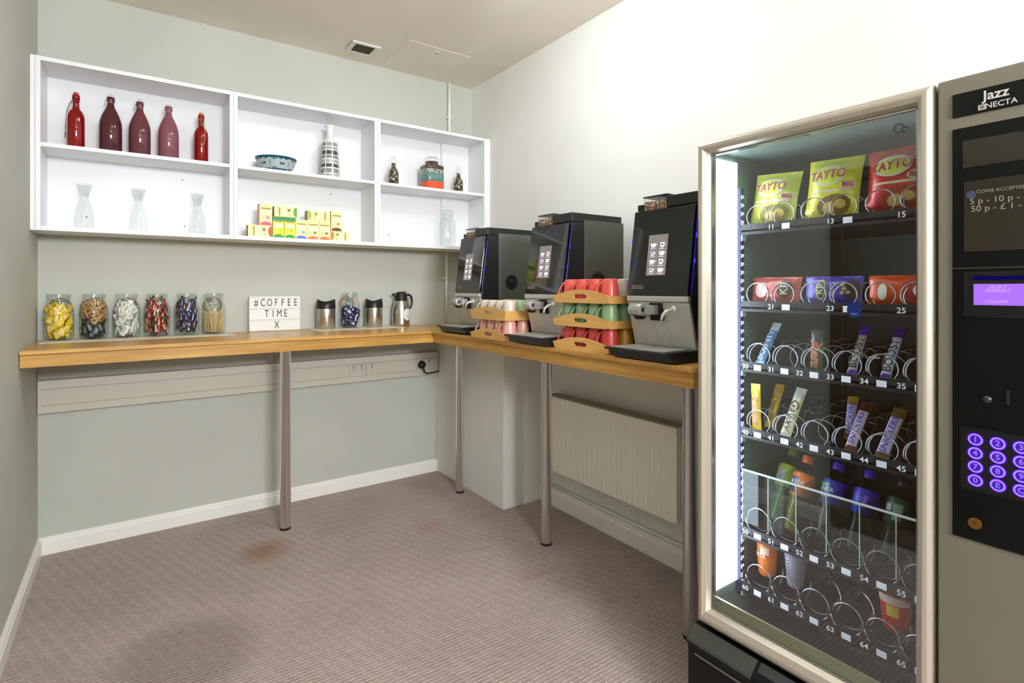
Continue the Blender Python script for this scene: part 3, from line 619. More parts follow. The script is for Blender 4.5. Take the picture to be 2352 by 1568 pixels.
# ---------------------------------------------------------------- tea boxes
cream = mat('box_cream', (250, 238, 168), .5); gold = mat('box_gold', (196, 168, 84), .4); pinkish = mat('box_pale', (250, 238, 200), .5)
def tea_box(label, x0, x1, z0, z1, col, side='b', body=None, art=(200, 110, 160), y=-.235, dep=.065, strip=None):
    """side: where the coloured oval sits (b bottom, l left, r right)"""
    body = body or cream; w = x1-x0; h = z1-z0
    t = thing('tea_box', label, 'box', ((x0+x1)/2, y+dep/2, z0), 0, 'stacked tea boxes'); xo, yo, zo = t.location
    cm = mat('tea_%d_%d_%d' % col, col, .4)
    b = B().box(-w/2, w/2, -dep/2, dep/2, 0, h); b.build('carton', body, t, bevel=.001)
    Y = -dep/2-.0006; b = B(); up = side == 'b'
    L = h if up else w; Wd = w if up else h
    def P(u, v):  # u across, v along from oval end
        if up: return (u, Y, v)
        return ((-w/2+v) if side == 'l' else (w/2-v), Y, h/2+u)
    n = 16; pts = [P(Wd*.46*math.cos(PI*i/n), .002+L*.16*math.sin(PI*i/n)**.8) for i in range(n+1)]
    b.add([P(0, .001)]+pts, [(0, i+1, i+2) for i in range(n)])
    b.mat(1); b.add([P(-Wd*.40, L*.74), P(Wd*.40, L*.74), P(Wd*.40, L*.81), P(-Wd*.40, L*.81)], [(0, 1, 2, 3)])
    b.mat(2); m_ = 12
    b.add([P(Wd*.15, L*.36)]+[P(Wd*.15+Wd*.16*math.cos(2*PI*i/m_), L*.36+L*.07*math.sin(2*PI*i/m_)) for i in range(m_)], [(0, i+1, (i+1) % m_+1) for i in range(m_)])
    b.add([P(-Wd*.32, L*.3), P(-Wd*.2, L*.3), P(-Wd*.2, L*.34), P(-Wd*.32, L*.34)], [(0, 1, 2, 3)])
    b.mat(3); b.add([P(-Wd*.38, L*.48), P(Wd*.38, L*.48), P(Wd*.38, L*.68), P(-Wd*.38, L*.68)], [(0, 1, 2, 3)])
    b.build('front_print', [cm, gold, mat('art_%d_%d_%d' % art, art, .5), pinkish], t, fix=False)
    b = B(); b.box(-w/2-.0004, -w/2-.0002, -dep/2+.002, dep/2-.002, .002, h-.002)
    if strip: b.build('side_print', mat('tea_%d_%d_%d' % strip, strip, .4), t)
    b = B(); Y2 = Y-.0005
    if up: text(b, 'TWININGS', Wd*.16, lambda u, v: (u, Y2, L*.775+v))
    elif side == 'l': text(b, 'TWININGS', Wd*.16, lambda u, v: (-w/2+L*.775-v, Y2, h/2+u))
    else: text(b, 'TWININGS', Wd*.16, lambda u, v: (w/2-L*.775+v, Y2, h/2-u))
    b.build('lettering', mat('box_lettering', (120, 100, 50), .5), t, fix=False); return t
z0 = ZB+.0003; yy = mat('box_lime', (222, 232, 60), .5)
tea_box('cream tea box lying on its side, far left, orange-brown oval end', .951, 1.083, z0, z0+.070, (190, 76, 30), 'r', strip=(150, 120, 80), art=(160, 130, 130))
tea_box('lime and green tea box at left of the bottom row', 1.0855, 1.149, z0, z0+.128, (40, 150, 50), 'b', yy, (190, 220, 60))
tea_box('lime and green tea box, second in the bottom row', 1.1505, 1.214, z0, z0+.128, (44, 154, 56), 'b', yy, (180, 214, 70))
tea_box('cream tea box with a blue oval base', 1.2155, 1.2825, z0, z0+.118, (90, 110, 210), 'b', art=(120, 190, 200))
tea_box('cream tea box with orange oval base beside the blue one', 1.284, 1.353, z0, z0+.118, (240, 120, 50), 'b', art=(150, 130, 130))
tea_box('cream tea box with orange oval base, last upright in bottom row', 1.3545, 1.424, z0, z0+.118, (240, 118, 44), 'b', art=(150, 126, 130))
tea_box('cream tea box lying on its side, far right, orange oval end', 1.4255, 1.545, z0, z0+.060, (246, 124, 46), 'l', art=(150, 120, 120))
tea_box('cream tea box with pink oval base, standing top left', 1.012, 1.082, z0+.0705, z0+.199, (228, 70, 120), 'b', strip=(244, 150, 140), art=(224, 130, 170))
tea_box('cream tea box lying on green ones, green oval at right', 1.0925, 1.2235, z0+.1285, z0+.190, (90, 160, 50), 'r', strip=(90, 90, 50), art=(120, 140, 60))
tea_box('cream tea box lying on its side, olive oval at left', 1.284, 1.4225, z0+.1185, z0+.181, (180, 190, 50), 'l', strip=(120, 110, 80), art=(140, 160, 100))
tea_box('cream tea box with brown oval base, standing top right', 1.4275, 1.4975, z0+.0605, z0+.186, (120, 60, 20), 'b', strip=(140, 60, 20), art=(224, 130, 170))
b = B().box(1.0855, 1.149, -.236, -.2354, z0+.105, z0+.128).box(1.1505, 1.214, -.236, -.2354, z0+.105, z0+.128)
for bx in [o for o in COL.objects if o.name.startswith('tea_box') and o.get('label', '').startswith('lime')]:
    B().box(-.0316, .0316, -.0335, -.0327, .104, .127).box(-.0319, -.0316, -.032, .032, .001, .127).build('green_band', mat('box_green', (30, 140, 60), .4), bx)

# ---------------------------------------------------------------- coffee machines
def coffee_machine(label, x, yc, rz=0):
    """local: front towards -y, width along x; origin at base centre of the front panel line"""
    t = thing('coffee_machine', label, 'coffee machine', (x, yc, ZT+.001), rz, 'coffee machines on the side counter')
    hw = .150
    # body profile in (y,z): y=0 at tray back line, +y to wall
    B().prism([(.04, .03), (.0, .045), (-.045, .215), (-.045, .24), (-.0, .575), (.004, .580), (.345, .580), (.345, .02), (.06, .02)], -hw, hw, 'x').build('body', blk, t, bevel=.004)
    for q0, q1 in ((-hw-.0025, -hw+.001), (hw-.001, hw+.0025)): B().box(q0, q1, .075, .34, .05, .592).build('side_panel', dgrey, t, bevel=.002)
    for q0, q1 in ((-.13, .3), (.13, .3), (-.13, .06), (.13, .06)): B().cyl((q0, q1, 0), .012, .024).build('foot', rubber, t)
    # front door
    def F(u, s, e=0):      # s 0..1 along black panel from z=.24 up to .575
        z = .24+.335*s; y = -.045+.045*s; return (u, y-.012-e, z)
    fp = B().prism([(-.045-.012, .24), (-.012, .575), (.002, .578), (-.04, .24)], -hw+.006, hw-.006, 'x').build('front_panel', blkg, t, bevel=.002)
    b = B(); b.mat(0)
    x0, x1, s0, s1 = -.058, .035, .23, .70
    b.add([F(x0, s0, .0006), F(x1, s0, .0006), F(x1, s1, .0006), F(x0, s1, .0006)], [(0, 1, 2, 3)])
    b.mat(1)
    for r in range(4):
        for c in range(2):
            cx = x0+.025+c*.043; cs = s0+.06+r*.096
            w_ = .010+.003*((r+c) % 2); hh = .022+.008*((r*c) % 2)
            b.add([F(cx-w_, cs+hh, .0012), F(cx-w_*.7, cs-hh, .0012), F(cx+w_*.7, cs-hh, .0012), F(cx+w_, cs+hh, .0012)], [(0, 1, 2, 3)])
            b.add([F(cx-.012, cs-hh-.018, .0012), F(cx+.012, cs-hh-.018, .0012), F(cx+.012, cs-hh-.012, .0012), F(cx-.012, cs-hh-.012, .0012)], [(0, 1, 2, 3)])
            b.tube([F(cx+w_*.8, cs+hh*.6, .0012), F(cx+w_*1.5, cs+hh*.3, .0012), F(cx+w_*.8, cs-hh*.3, .0012)], .001, 5)
    b.mat(2)
    for r in range(4):
        for c in range(2):
            cx = x0+.025+c*.043; cs = s0+.065+r*.096
            if (r+c) % 2: continue
            b.add([F(cx, cs, .0016)]+[F(cx+.004*math.cos(2*PI*k/8), cs+.012*math.sin(2*PI*k/8), .0016) for k in range(8)], [(0, k+1, (k+1) % 8+1) for k in range(8)])
    b.build('touch_screen', [emis('screen_glow', (150, 140, 132), .8), emis('screen_icon', (236, 228, 255), 1.1), emis('screen_dark', (60, 50, 90), .5)], t, fix=False)
    b = B(); b.mat(1); b.add([F(-.132, .075, .0006), F(-.127, .075, .0006), F(-.127, .122, .0006), F(-.132, .122, .0006)], [(0, 1, 2, 3)]); b.mat(0)
    text(b, 'BRAVILOR', .0108, lambda u, v: F(-.122+u*1.1, .111+v*2.8, .0008), align='LEFT', bold=.015); text(b, 'BONAMAT', .0108, lambda u, v: F(-.122+u*1.15, .084+v*2.8, .0008), align='LEFT', bold=.015)
    b.build('lettering', [mat('logo_grey', (150, 150, 146), .5), mat('logo_red', (170, 30, 30), .5)], t, fix=False)
    for sx in (-1, 1):
        ls = B().tube([(sx*(hw+.0005), -.045+.045*(k/10), .25+.325*k/10) for k in range(11)], .0035, 6).build('light_strip', mat('led_strip_dark', (14, 12, 60), .2, emit=(24, 14, 200), es=.12), t)
        for s_ in (.38, .66): B().tube([(sx*(hw+.002), -.045+.045*(s_+d_)-.001, .24+.335*(s_+d_)) for d_ in (-.05, 0, .05)], [.001, .0035, .001], 6).build('led_glow', emis('led_hot', (70, 50, 255), 1.3), ls)
    # steel lower front
    B().prism([(-.059, .217), (-.059, .238), (-.04, .238), (-.04, .217)], -hw+.004, hw-.004, 'x').build('chrome_band', steelf, t, bevel=.002)
    sf = B().prism([(-.053, .215), (-.011, .04), (.004, .04), (-.035, .215)], -hw+.004, hw-.004, 'x').build('steel_front', steelf, t, bevel=.0015)
    b = B()
    for xx in (-.03, .035): b.add([(xx, -.0436, .17), (xx+.001, -.0436, .17), (xx+.013, -.0126, .042), (xx+.012, -.0126, .042)], [(0, 1, 2, 3)])
    b.build('panel_groove', mat('groove_dark', (90, 88, 84), .5), sf, fix=False)
    B().prism([(-.058, .212), (-.058, .198), (-.052, .145), (-.04, .145), (-.04, .212)], -.03, .026, 'x').build('spout_recess', mat('recess_black', (6, 6, 6), .6), t)
    B().cyl((-.095, -.085, .185), .0245, .058, 'x', 28).box(-.075, .012, -.085, -.052, .168, .203).build('spout_housing', mat('spout_silver', (188, 188, 186), .3, .6), t, bevel=.002)
    B().lathe([(.0, .0), (.010, .0), (.010, .002), (.0, .002)], 20, (-.0372, -.085, .185), 'x').prism([(-.10, .162), (-.06, .160), (-.068, .15), (-.085, .148)], -.075, -.045, 'x').build('spout_nozzle', rubber, t)
    B().lathe([(.0, 0), (.012, 0), (.012, .008), (.0, .012)], 16, (.088, -.067, .19), 'y').tube([(.085, -.066, .19), (.074, -.088, .184), (.066, -.098, .17), (.062, -.10, .15)], [.006, .006, .0055, .005], 10).build('hot_water_tap', mat('tap_white', (226, 224, 216), .25, .3), t)
    # drip tray
    dt = B().prism([(-.185, .034), (-.185, .042), (.02, .042), (.02, .0), (-.125, .0), (-.15, .006), (-.162, .030)], -hw+.002, hw-.002, 'x').build('drip_tray', blk, t, bevel=.003)
    b = B()
    for i in range(11): b.box(-hw+.03, hw-.03, -.165+i*.0135, -.165+i*.0135+.0075, .0425, .044)
    b.box(-hw+.026, -hw+.03, -.167, -.018, .0425, .0445).box(hw-.03, hw-.026, -.167, -.018, .0425, .0445)
    b.build('drip_grille', mat('grille_silver', (214, 214, 208), .35, .5), dt)
    # hopper
    B().box(.003, hw-.001, .0, .33, .581, .624).build('top_cover', blk, t, bevel=.003)
    B().box(-hw+.001, -.119, .008, .33, .581, .606).box(-.119, .003, .126, .33, .581, .606).build('rear_cover', blk, t, bevel=.003)
    hp = B().box(-.117, .001, .006, .124, .5805, .630).build('bean_hopper', glassmat('hopper_glass', (246, 246, 246), .8), t)
    o = B().box(-.113, -.003, .009, .120, .582, .6135).build('coffee_beans', speckle('hopper_beans', [(120, 84, 58), (196, 160, 122), (74, 50, 36), (226, 200, 168), (150, 110, 80)], 170), hp); o['kind'] = 'stuff'
    B().box(-.118, .002, .005, .125, .6302, .635).build('hopper_lid', blk, t, bevel=.001)
    # round dial on the side facing the room entrance
    for sx in (1,):
        B().lathe([(.040, 0), (.044, 0), (.044, .003), (.034, .006), (.030, .002), (.0001, .001)], 36, (hw+.0025, .165, .305), 'x').lathe([(.018, .001), (.017, .010), (.0001, .012)], 24, (hw+.0025, .165, .305), 'x').build('side_dial', rubber, t)
    return t
RZ = -PI/2
coffee_machine('black coffee machine nearest the corner, pink mugs rack at its right', 2.103, -.868, RZ)
coffee_machine('black coffee machine in the middle, between the two mug racks', 2.083, -1.631, RZ)
coffee_machine('black coffee machine next to the vending machine', 2.085, -2.322, RZ)

# ---------------------------------------------------------------- mugs and trays
def mugmesh():
    b = B().lathe([(.0001, .094), (.026, .094), (.0295, .0925), (.031, .089), (.0335, .074), (.0375, .04), (.0405, .004), (.0405, .0), (.0378, .0), (.0378, .004), (.035, .03), (.0001, .08)], 32)
    return b
def handlemesh():
    pts = [(-.0315, 0, .080), (-.043, 0, .070), (-.053, 0, .052), (-.061, 0, .034), (-.0645, 0, .018), (-.060, 0, .009), (-.040, 0, .014)]
    b = B(); k = len(pts)
    vs = []
    for i, p in enumerate(pts):
        a = Vector(pts[min(i+1, k-1)])-Vector(pts[max(i-1, 0)]); a.normalize(); nn = Vector((a.z, 0, -a.x))
        for (sy, sn) in ((-1, -1), (1, -1), (1, 1), (-1, 1)): vs.append(Vector(p)+Vector((0, sy*.007, 0))+nn*sn*.0034)
    fs = [(i*4+j, i*4+(j+1) % 4, (i+1)*4+(j+1) % 4, (i+1)*4+j) for i in range(k-1) for j in range(4)]+[(0, 1, 2, 3), (4*k-1, 4*k-2, 4*k-3, 4*k-4)]
    return b.add(vs, fs, True)
MG = {}
MA = -.89
def mug(cname, col, x, y, z, ang, label, grp):
    if cname not in MG:
        m = mat('mug_'+cname, col, .35, coat=.3)
        t = thing('mug', label, 'mug', (x, y, z), ang, grp)
        mugmesh().build('mug_body', m, t); handlemesh().build('handle', m, t); MG[cname] = t; return t
    return dup(MG[cname], (x, y, z), ang, label, grp)
def sheet_hole(outer, hole, x0, x1):
    """panel in the y,z plane with an oval hole, thickness along x; outer and hole are closed loops of same count"""
    b = B(); n = len(outer)
    for xx, rev in ((x0, 0), (x1, 1)):
        vs = [(xx, p[0], p[1]) for p in outer]+[(xx, p[0], p[1]) for p in hole]
        b.add(vs, [(i, (i+1) % n, n+(i+1) % n, n+i) for i in range(n)], False)
    for lp in (outer, hole):
        vs = [(x0, p[0], p[1]) for p in lp]+[(x1, p[0], p[1]) for p in lp]
        b.add(vs, [(i, (i+1) % n, n+(i+1) % n, n+i) for i in range(n)], False)
    return b
def tray(label, xf, xb, yl, yr, z, hs, arch, flare=.028, base=.008):
    """yl>yr. end panels with hand holes at the front (x=xf) and back, side walls along x"""
    t = thing('serving_tray', label, 'tray', ((xf+xb)/2, (yl+yr)/2, z))
    cx, cy = t.location[0], t.location[1]; X0, X1, Y0, Y1 = xf-cx, xb-cx, yr-cy, yl-cy
    B().box(X0+.008, X1-.008, Y0+.008, Y1-.008, 0, base).build('tray_base', bamx, t)
    n = 48
    def toph(y): f = (y-Y0)/(Y1-Y0); return hs+(arch-hs)*math.sin(PI*min(1, max(0, f)))
    ym = (Y0+Y1)/2; hz = hs*.5+arch*.22
    hole = []; outer = []
    for i in range(n):
        a = 2*PI*i/n; c, s = math.cos(a), math.sin(a)
        hole.append((ym+.042*math.copysign(abs(c)**.7, c), hz+.0095*math.copysign(abs(s)**.8, s)))
        # ray from the middle to the outline
        dx, dz = c*(Y1-Y0)*.5, s*arch*.55
        lo, hi = 0.0, 3.0
        for _ in range(28):
            md = (lo+hi)/2; py, pz = ym+dx*md, hz+dz*md
            fl = flare*min(1, max(0, pz/hs))
            inside = (Y0-fl*.25 <= py <= Y1+fl) and (0 <= pz <= toph(py))
            if inside: lo = md
            else: hi = md
        outer.append((ym+dx*lo, hz+dz*lo))
    for xx in (X0, X1-.008):
        sheet_hole(outer, hole, xx, xx+.008).build('handle_panel', bamy, t)
    B().box(X0+.008, X1-.008, Y0, Y0+.007, 0, hs).build('side_wall', bamx, t)
    B().prism([(X0+.008, 0), (X1-.008, 0), (X1-.008, hs), (X0+.008, hs)], Y1-.007, Y1, 'y').build('side_wall', bamx, t)
    return t
pink_ = (238, 176, 160); red_ = (226, 90, 78); dred = (206, 66, 60); greenp = (176, 212, 168); greend = (120, 152, 110); dgreen = (72, 96, 78); cream_ = (214, 204, 186); yellow_ = (206, 150, 20); grn3 = (96, 104, 70); dpk = (70, 56, 60)
HA = math.radians(-62)     # handle swings out towards the room and the corner
# big rack, three trays
XF, XB, YL, YR = 1.962, 2.262, -1.800, -2.136
Z1 = ZT+.0005; Z2 = Z1+.008+.0945; Z3 = Z2+.008+.0945
tray('bamboo tray standing on the worktop, bottom of the three-tier stack', XF, XB, YL, YR, Z1, .032, .058, .016)
tray('bamboo tray holding green mugs, middle of the three-tier stack', XF, XB, YL, YR, Z2, .032, .058, .016)
tray('bamboo tray with coral mugs, top of the three-tier stack', XF, XB, YL, YR, Z3, .032, .058, .016)
ys = [-1.851, -1.930, -2.009, -2.088]
posn = ['nearest the corner', 'second from the corner', 'third from the corner', 'nearest the vending machine']
def row(cname, col, xs, ysl, z, lab, grp, extra=()):
    for k, y in enumerate(ysl): mug(cname, col, xs, y, z, MA, 'upside-down %s mug, front row, %s' % (lab, posn[k]), grp)
row('coral', red_, 2.02, ys, Z3+.0083, 'coral red', 'coral mugs on the top tray of tall stack')
row('sage', (142, 176, 128), 2.02, ys, Z2+.0083, 'sage green', 'sage mugs on the middle tray of tall stack')
row('red', dred, 2.02, ys, Z1+.0083, 'deep red', 'deep red mugs on the bottom tray')
mug('stone', (206, 196, 184), 2.108, -2.086, Z3+.0083, MA, 'upside-down stone white mug behind the coral one, top tray', 'second row mugs of tall stack')
mug('blush', (240, 204, 190), 2.196, -2.086, Z3+.0083, MA, 'upside-down pale pink mug at the back of top tray', 'second row mugs of tall stack')
mug('sage', 0, 2.108, -2.086, Z2+.0083, MA, 'upside-down sage green mug behind the front row, middle tray', 'second row mugs of tall stack')
mug('forest', dgreen, 2.196, -2.086, Z2+.0083, MA, 'upside-down dark green mug at the back of middle tray', 'second row mugs of tall stack')
mug('mustard', (214, 158, 30), 2.108, -2.086, Z1+.0083, MA, 'upside-down mustard yellow mug behind the reds, bottom tray', 'second row mugs of tall stack')
mug('olive', grn3, 2.196, -2.086, Z1+.0083, MA, 'upside-down olive mug at the back of bottom tray', 'second row mugs of tall stack')
for k, (zz, cn) in enumerate(((Z1, 'red'), (Z2, 'sage'), (Z3, 'coral'))):
    for y in ys[:3]:
        mug(cn, 0, 2.196, y, zz+.0083, MA, 'upside-down mug in the back row by the wall, %s tray of tall stack' % ['bottom', 'middle', 'top'][k], 'back row mugs, %s tray' % ['bottom', 'middle', 'top'][k])
# small rack, two trays
XF2, XB2, YL2, YR2 = 1.930, 2.20, -1.128, -1.445
Q1 = ZT+.0005; Q2 = Q1+.008+.0945
tray('bamboo tray with pink mugs, on the worktop between coffee machines', XF2, XB2, YL2, YR2, Q1, .032, .056, .028)
tray('deep bamboo tray with pale mugs, on top of the pink ones', XF2, XB2, YL2, YR2, Q2, .05, .068, .028)
ys2 = [-1.176, -1.250, -1.324, -1.396]
row('pink', pink_, 1.992, ys2, Q1+.0083, 'pink', 'pink mugs on the lower tray')
mug('pink', 0, 2.076, -1.396, Q1+.0083, MA, 'upside-down pink mug behind the front row, lower small tray', 'second row mugs of small stack')
mug('plumgrey', dpk, 2.158, -1.396, Q1+.0083, MA, 'upside-down dark mug at the back, lower small tray', 'second row mugs of small stack')
row('ivory', cream_, 1.995, ys2[:1]+ys2[1:4], Q2+.0083, 'ivory', 'ivory mugs on the upper tray')
mug('mint', (178, 214, 168), 2.079, -1.396, Q2+.0083, MA, 'upside-down mint green mug, upper small tray', 'second row mugs of small stack')
for y in ys2[:3]: mug('ivory', 0, 2.135, y, Q2+.0083, MA, 'upside-down ivory mug in the back row, upper small tray', 'ivory mugs in the back row')
for y in ys2[:3]: mug('pink', 0, 2.135, y, Q1+.0083, MA, 'upside-down pink mug in the back row, lower small tray', 'pink mugs in the back row')

# ---------------------------------------------------------------- radiator
rd = thing('radiator', 'white ribbed panel radiator on the wall under the side worktop', 'radiator', (2.55, -1.575, .27))
radw = mat('radiator_white', (246, 242, 230), .4)
b = B(); y0, y1 = -2.06, -1.09; n = 26; pts = []
def prof(u):
    f = (u*n) % 1
    return .0095*(.5-.5*math.cos(2*PI*min(1, max(0, (f-.3)/.7))))
nu = n*8
def rf(u, v):
    e = min(1, min(v, 1-v)/.07); inn = 1 if .03 < u < .97 else 0
    return (2.488+prof(u)*max(0, e)*inn*.9, y0+(y1-y0)*u, .272+.448*v)
b.grid(rf, nu, 14, True); b.box(2.489+.010, 2.497+.006, y0+.002, y1-.002, .274, .718); b.build('front_panel', radw, rd, world=True, fix=False)
for q in (y0, y1-.002): B().box(2.50, 2.575, q-.002, q+.004, .29, .724).build('side_cover', radw, rd, world=True, bevel=.002)
b = B().box(2.49, 2.575, y0, y1, .722, .726)
for i in range(60): b.box(2.497, 2.568, y0+.012+i*.016, y0+.018+i*.016, .7262, .728)
b.build('top_grille', mat('radiator_grille', (180, 176, 156), .5), rd, world=True)
B().box(2.556, 2.572, y0+.01, y1-.01, .29, .71).build('rear_panel', radw, rd, world=True)
for q in (-1.9, -1.3): B().box(2.573, 2.598, q, q+.04, .3, .7).build('wall_bracket', radw, rd, world=True)
B().cyl((2.535, y0-.012, .665), .013, .012, 'y', 20).build('bleed_plug', mat('brass_dark', (90, 76, 50), .4, .8), rd, world=True)
B().cyl((2.535, y0-.03, .33), .011, .03, 'y', 16).cyl((2.535, y0-.03, .305), .012, .05, 'z', 16).build('valve', chrome, rd, world=True)
hp = thing('heating_pipe', 'white heating pipe along the top of the right skirting', 'pipe', (2.58, -1.8, .11))
B().tube([(2.582, -.91, .128), (2.582, -2.62, .128)], .0085, 10).tube([(2.535, y0-.015, .305), (2.535, y0-.015, .16), (2.56, y0-.015, .135), (2.58, y0-.015, .128)], .007, 8).tube([(2.54, -1.02, .272), (2.54, -1.02, .15), (2.575, -1.02, .128)], .007, 8).build('pipe_run', gloss_white, hp, world=True)

# ---------------------------------------------------------------- vending machine
vm = thing('vending_machine', 'silver framed snack vending machine with lit glass front', 'vending machine', (2.2, -3.1, 0))
XV = 1.8357
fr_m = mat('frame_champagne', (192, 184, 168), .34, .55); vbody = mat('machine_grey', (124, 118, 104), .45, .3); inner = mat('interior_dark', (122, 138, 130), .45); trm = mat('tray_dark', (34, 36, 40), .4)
def P(b, name, m, par=vm, **k): return b.build(name, m, par, world=True, **k)
YA, YB2 = -2.644, -3.2537     # door edges
YE = -3.545                   # far edge of the payment column
# cabinet shell
P(B().box(1.90, 2.575, -2.672, -2.652, .03, 1.825).box(1.90, 2.575, -3.235, -3.22, .03, 1.825).box(1.90, 2.575, YE, -2.652, 1.805, 1.825).box(2.555, 2.575, YE, -2.652, .03, 1.825).box(1.90, 2.575, -3.22, -2.672, .03, .05), 'cabinet', inner)
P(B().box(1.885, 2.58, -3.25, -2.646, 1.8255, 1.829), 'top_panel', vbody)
P(B().box(1.95, 2.55, -2.72, -2.68, 0, .03).box(1.95, 2.55, -3.5, -3.46, 0, .03), 'foot', rubber)
# door frame swept round the window
b = B(); prof = [(0, .0), (0, -.022), (.004, -.034), (.012, -.040), (.022, -.040), (.031, -.032), (.0365, -.016), (.0375, .0), (.0375, .012), (0, .012)]
cor = [(YA, 1.828, -1, -1), (YB2, 1.828, 1, -1), (YB2, .345, 1, 1), (YA, .345, -1, 1)]
np_ = len(prof); vs = []
for (cy, cz, sy, sz) in cor:
    for (u, w_) in prof: vs.append((XV+.036+w_, cy+sy*u, cz+sz*u*(1.0 if cz > 1 else 1.35)))
fs = [(i*np_+j, i*np_+(j+1) % np_, ((i+1) % 4)*np_+(j+1) % np_, ((i+1) % 4)*np_+j) for i in range(4) for j in range(np_)]
b.add(vs, fs, False)
fr = P(b, 'door_frame', fr_m, bevel=.002)
# thin chrome gasket
b = B()
for (a0_, a1_, c0, c1) in [(-2.6835, -2.6805, .398, 1.789), (-3.2165, -3.2135, .398, 1.789)]: b.box(1.858, 1.87, a0_, a1_, c0, c1)
b.box(1.858, 1.87, -3.2165, -2.6805, 1.786, 1.790).box(1.858, 1.87, -3.2165, -2.6805, .396, .400)
P(b, 'window_gasket', mat('gasket_silver', (176, 180, 176), .2, .9), fr)
vg = glassmat('vending_glass', (238, 248, 243), 3.4)
P(B().add([(1.862, -2.683, .40), (1.862, -3.214, .40), (1.862, -3.214, 1.787), (1.862, -2.683, 1.787)], [(0, 1, 2, 3)]), 'window_glass', vg, fix=False)
P(B().box(1.864, 1.872, -3.22, -2.67, .395, .432), 'kick_strip', mat('olive_strip', (150, 144, 112), .4, .4))
# gloss sticker and ring marks on the glass
b = B(); rr = .0168
b.add([(1.8612, -3.083, 1.325)]+[(1.8612, -3.083-rr*math.cos(2*PI*k/32), 1.325+rr*1.15*math.sin(2*PI*k/32)) for k in range(32)], [(0, k+1, (k+1) % 32+1) for k in range(32)])
b.mat(1); b.box(1.8604, 1.8606, -3.091, -3.075, 1.3155, 1.3175).box(1.8604, 1.8606, -3.088, -3.078, 1.3125, 1.3138)
P(b, 'round_sticker', [mat('sticker_blue', (10, 34, 96), .4), mat('sticker_pale', (90, 120, 190), .4)], fix=False)
b = B()
for (cy, cz, r_) in [(-3.178, 1.752, .010), (-3.190, 1.746, .006), (-2.703, .418, .010)]:
    b.tube([(1.8610, cy-r_*math.cos(2*PI*k/20), cz+r_*math.sin(2*PI*k/20)) for k in range(17)], .0011, 5)
P(b, 'glass_mark', mat('mark_dark', (50, 60, 60), .5))
# light panel on the left inner wall, perforated rail
lp = P(B().box(1.874, 1.998, -2.680, -2.6725, .44, 1.782), 'light_panel', emis('led_panel', (222, 230, 255), 9.0))
P(B().box(1.999, 2.02, -2.690, -2.6725, .40, 1.70), 'shelf_rail', mat('rail_blue', (26, 34, 74), .35))
b = B()
z = .45
while z < 1.68:
    b.box(2.002, 2.008, -2.6912, -2.6901, z, z+.014).box(2.012, 2.017, -2.6912, -2.6901, z+.004, z+.013); z += .027
P(b, 'rail_slot', emis('slot_light', (220, 224, 255), 1.2))
b = B()
for zt in (1.566, 1.322, 1.130, .920, .603, .425): b.prism([(2.0, zt-.03), (2.018, zt-.035), (2.03, zt-.012), (2.012, zt+.02), (2.002, zt+.02)], -2.696, -2.6915, 'y')
P(b, 'tray_bracket', mat('bracket_white', (206, 210, 230), .4))
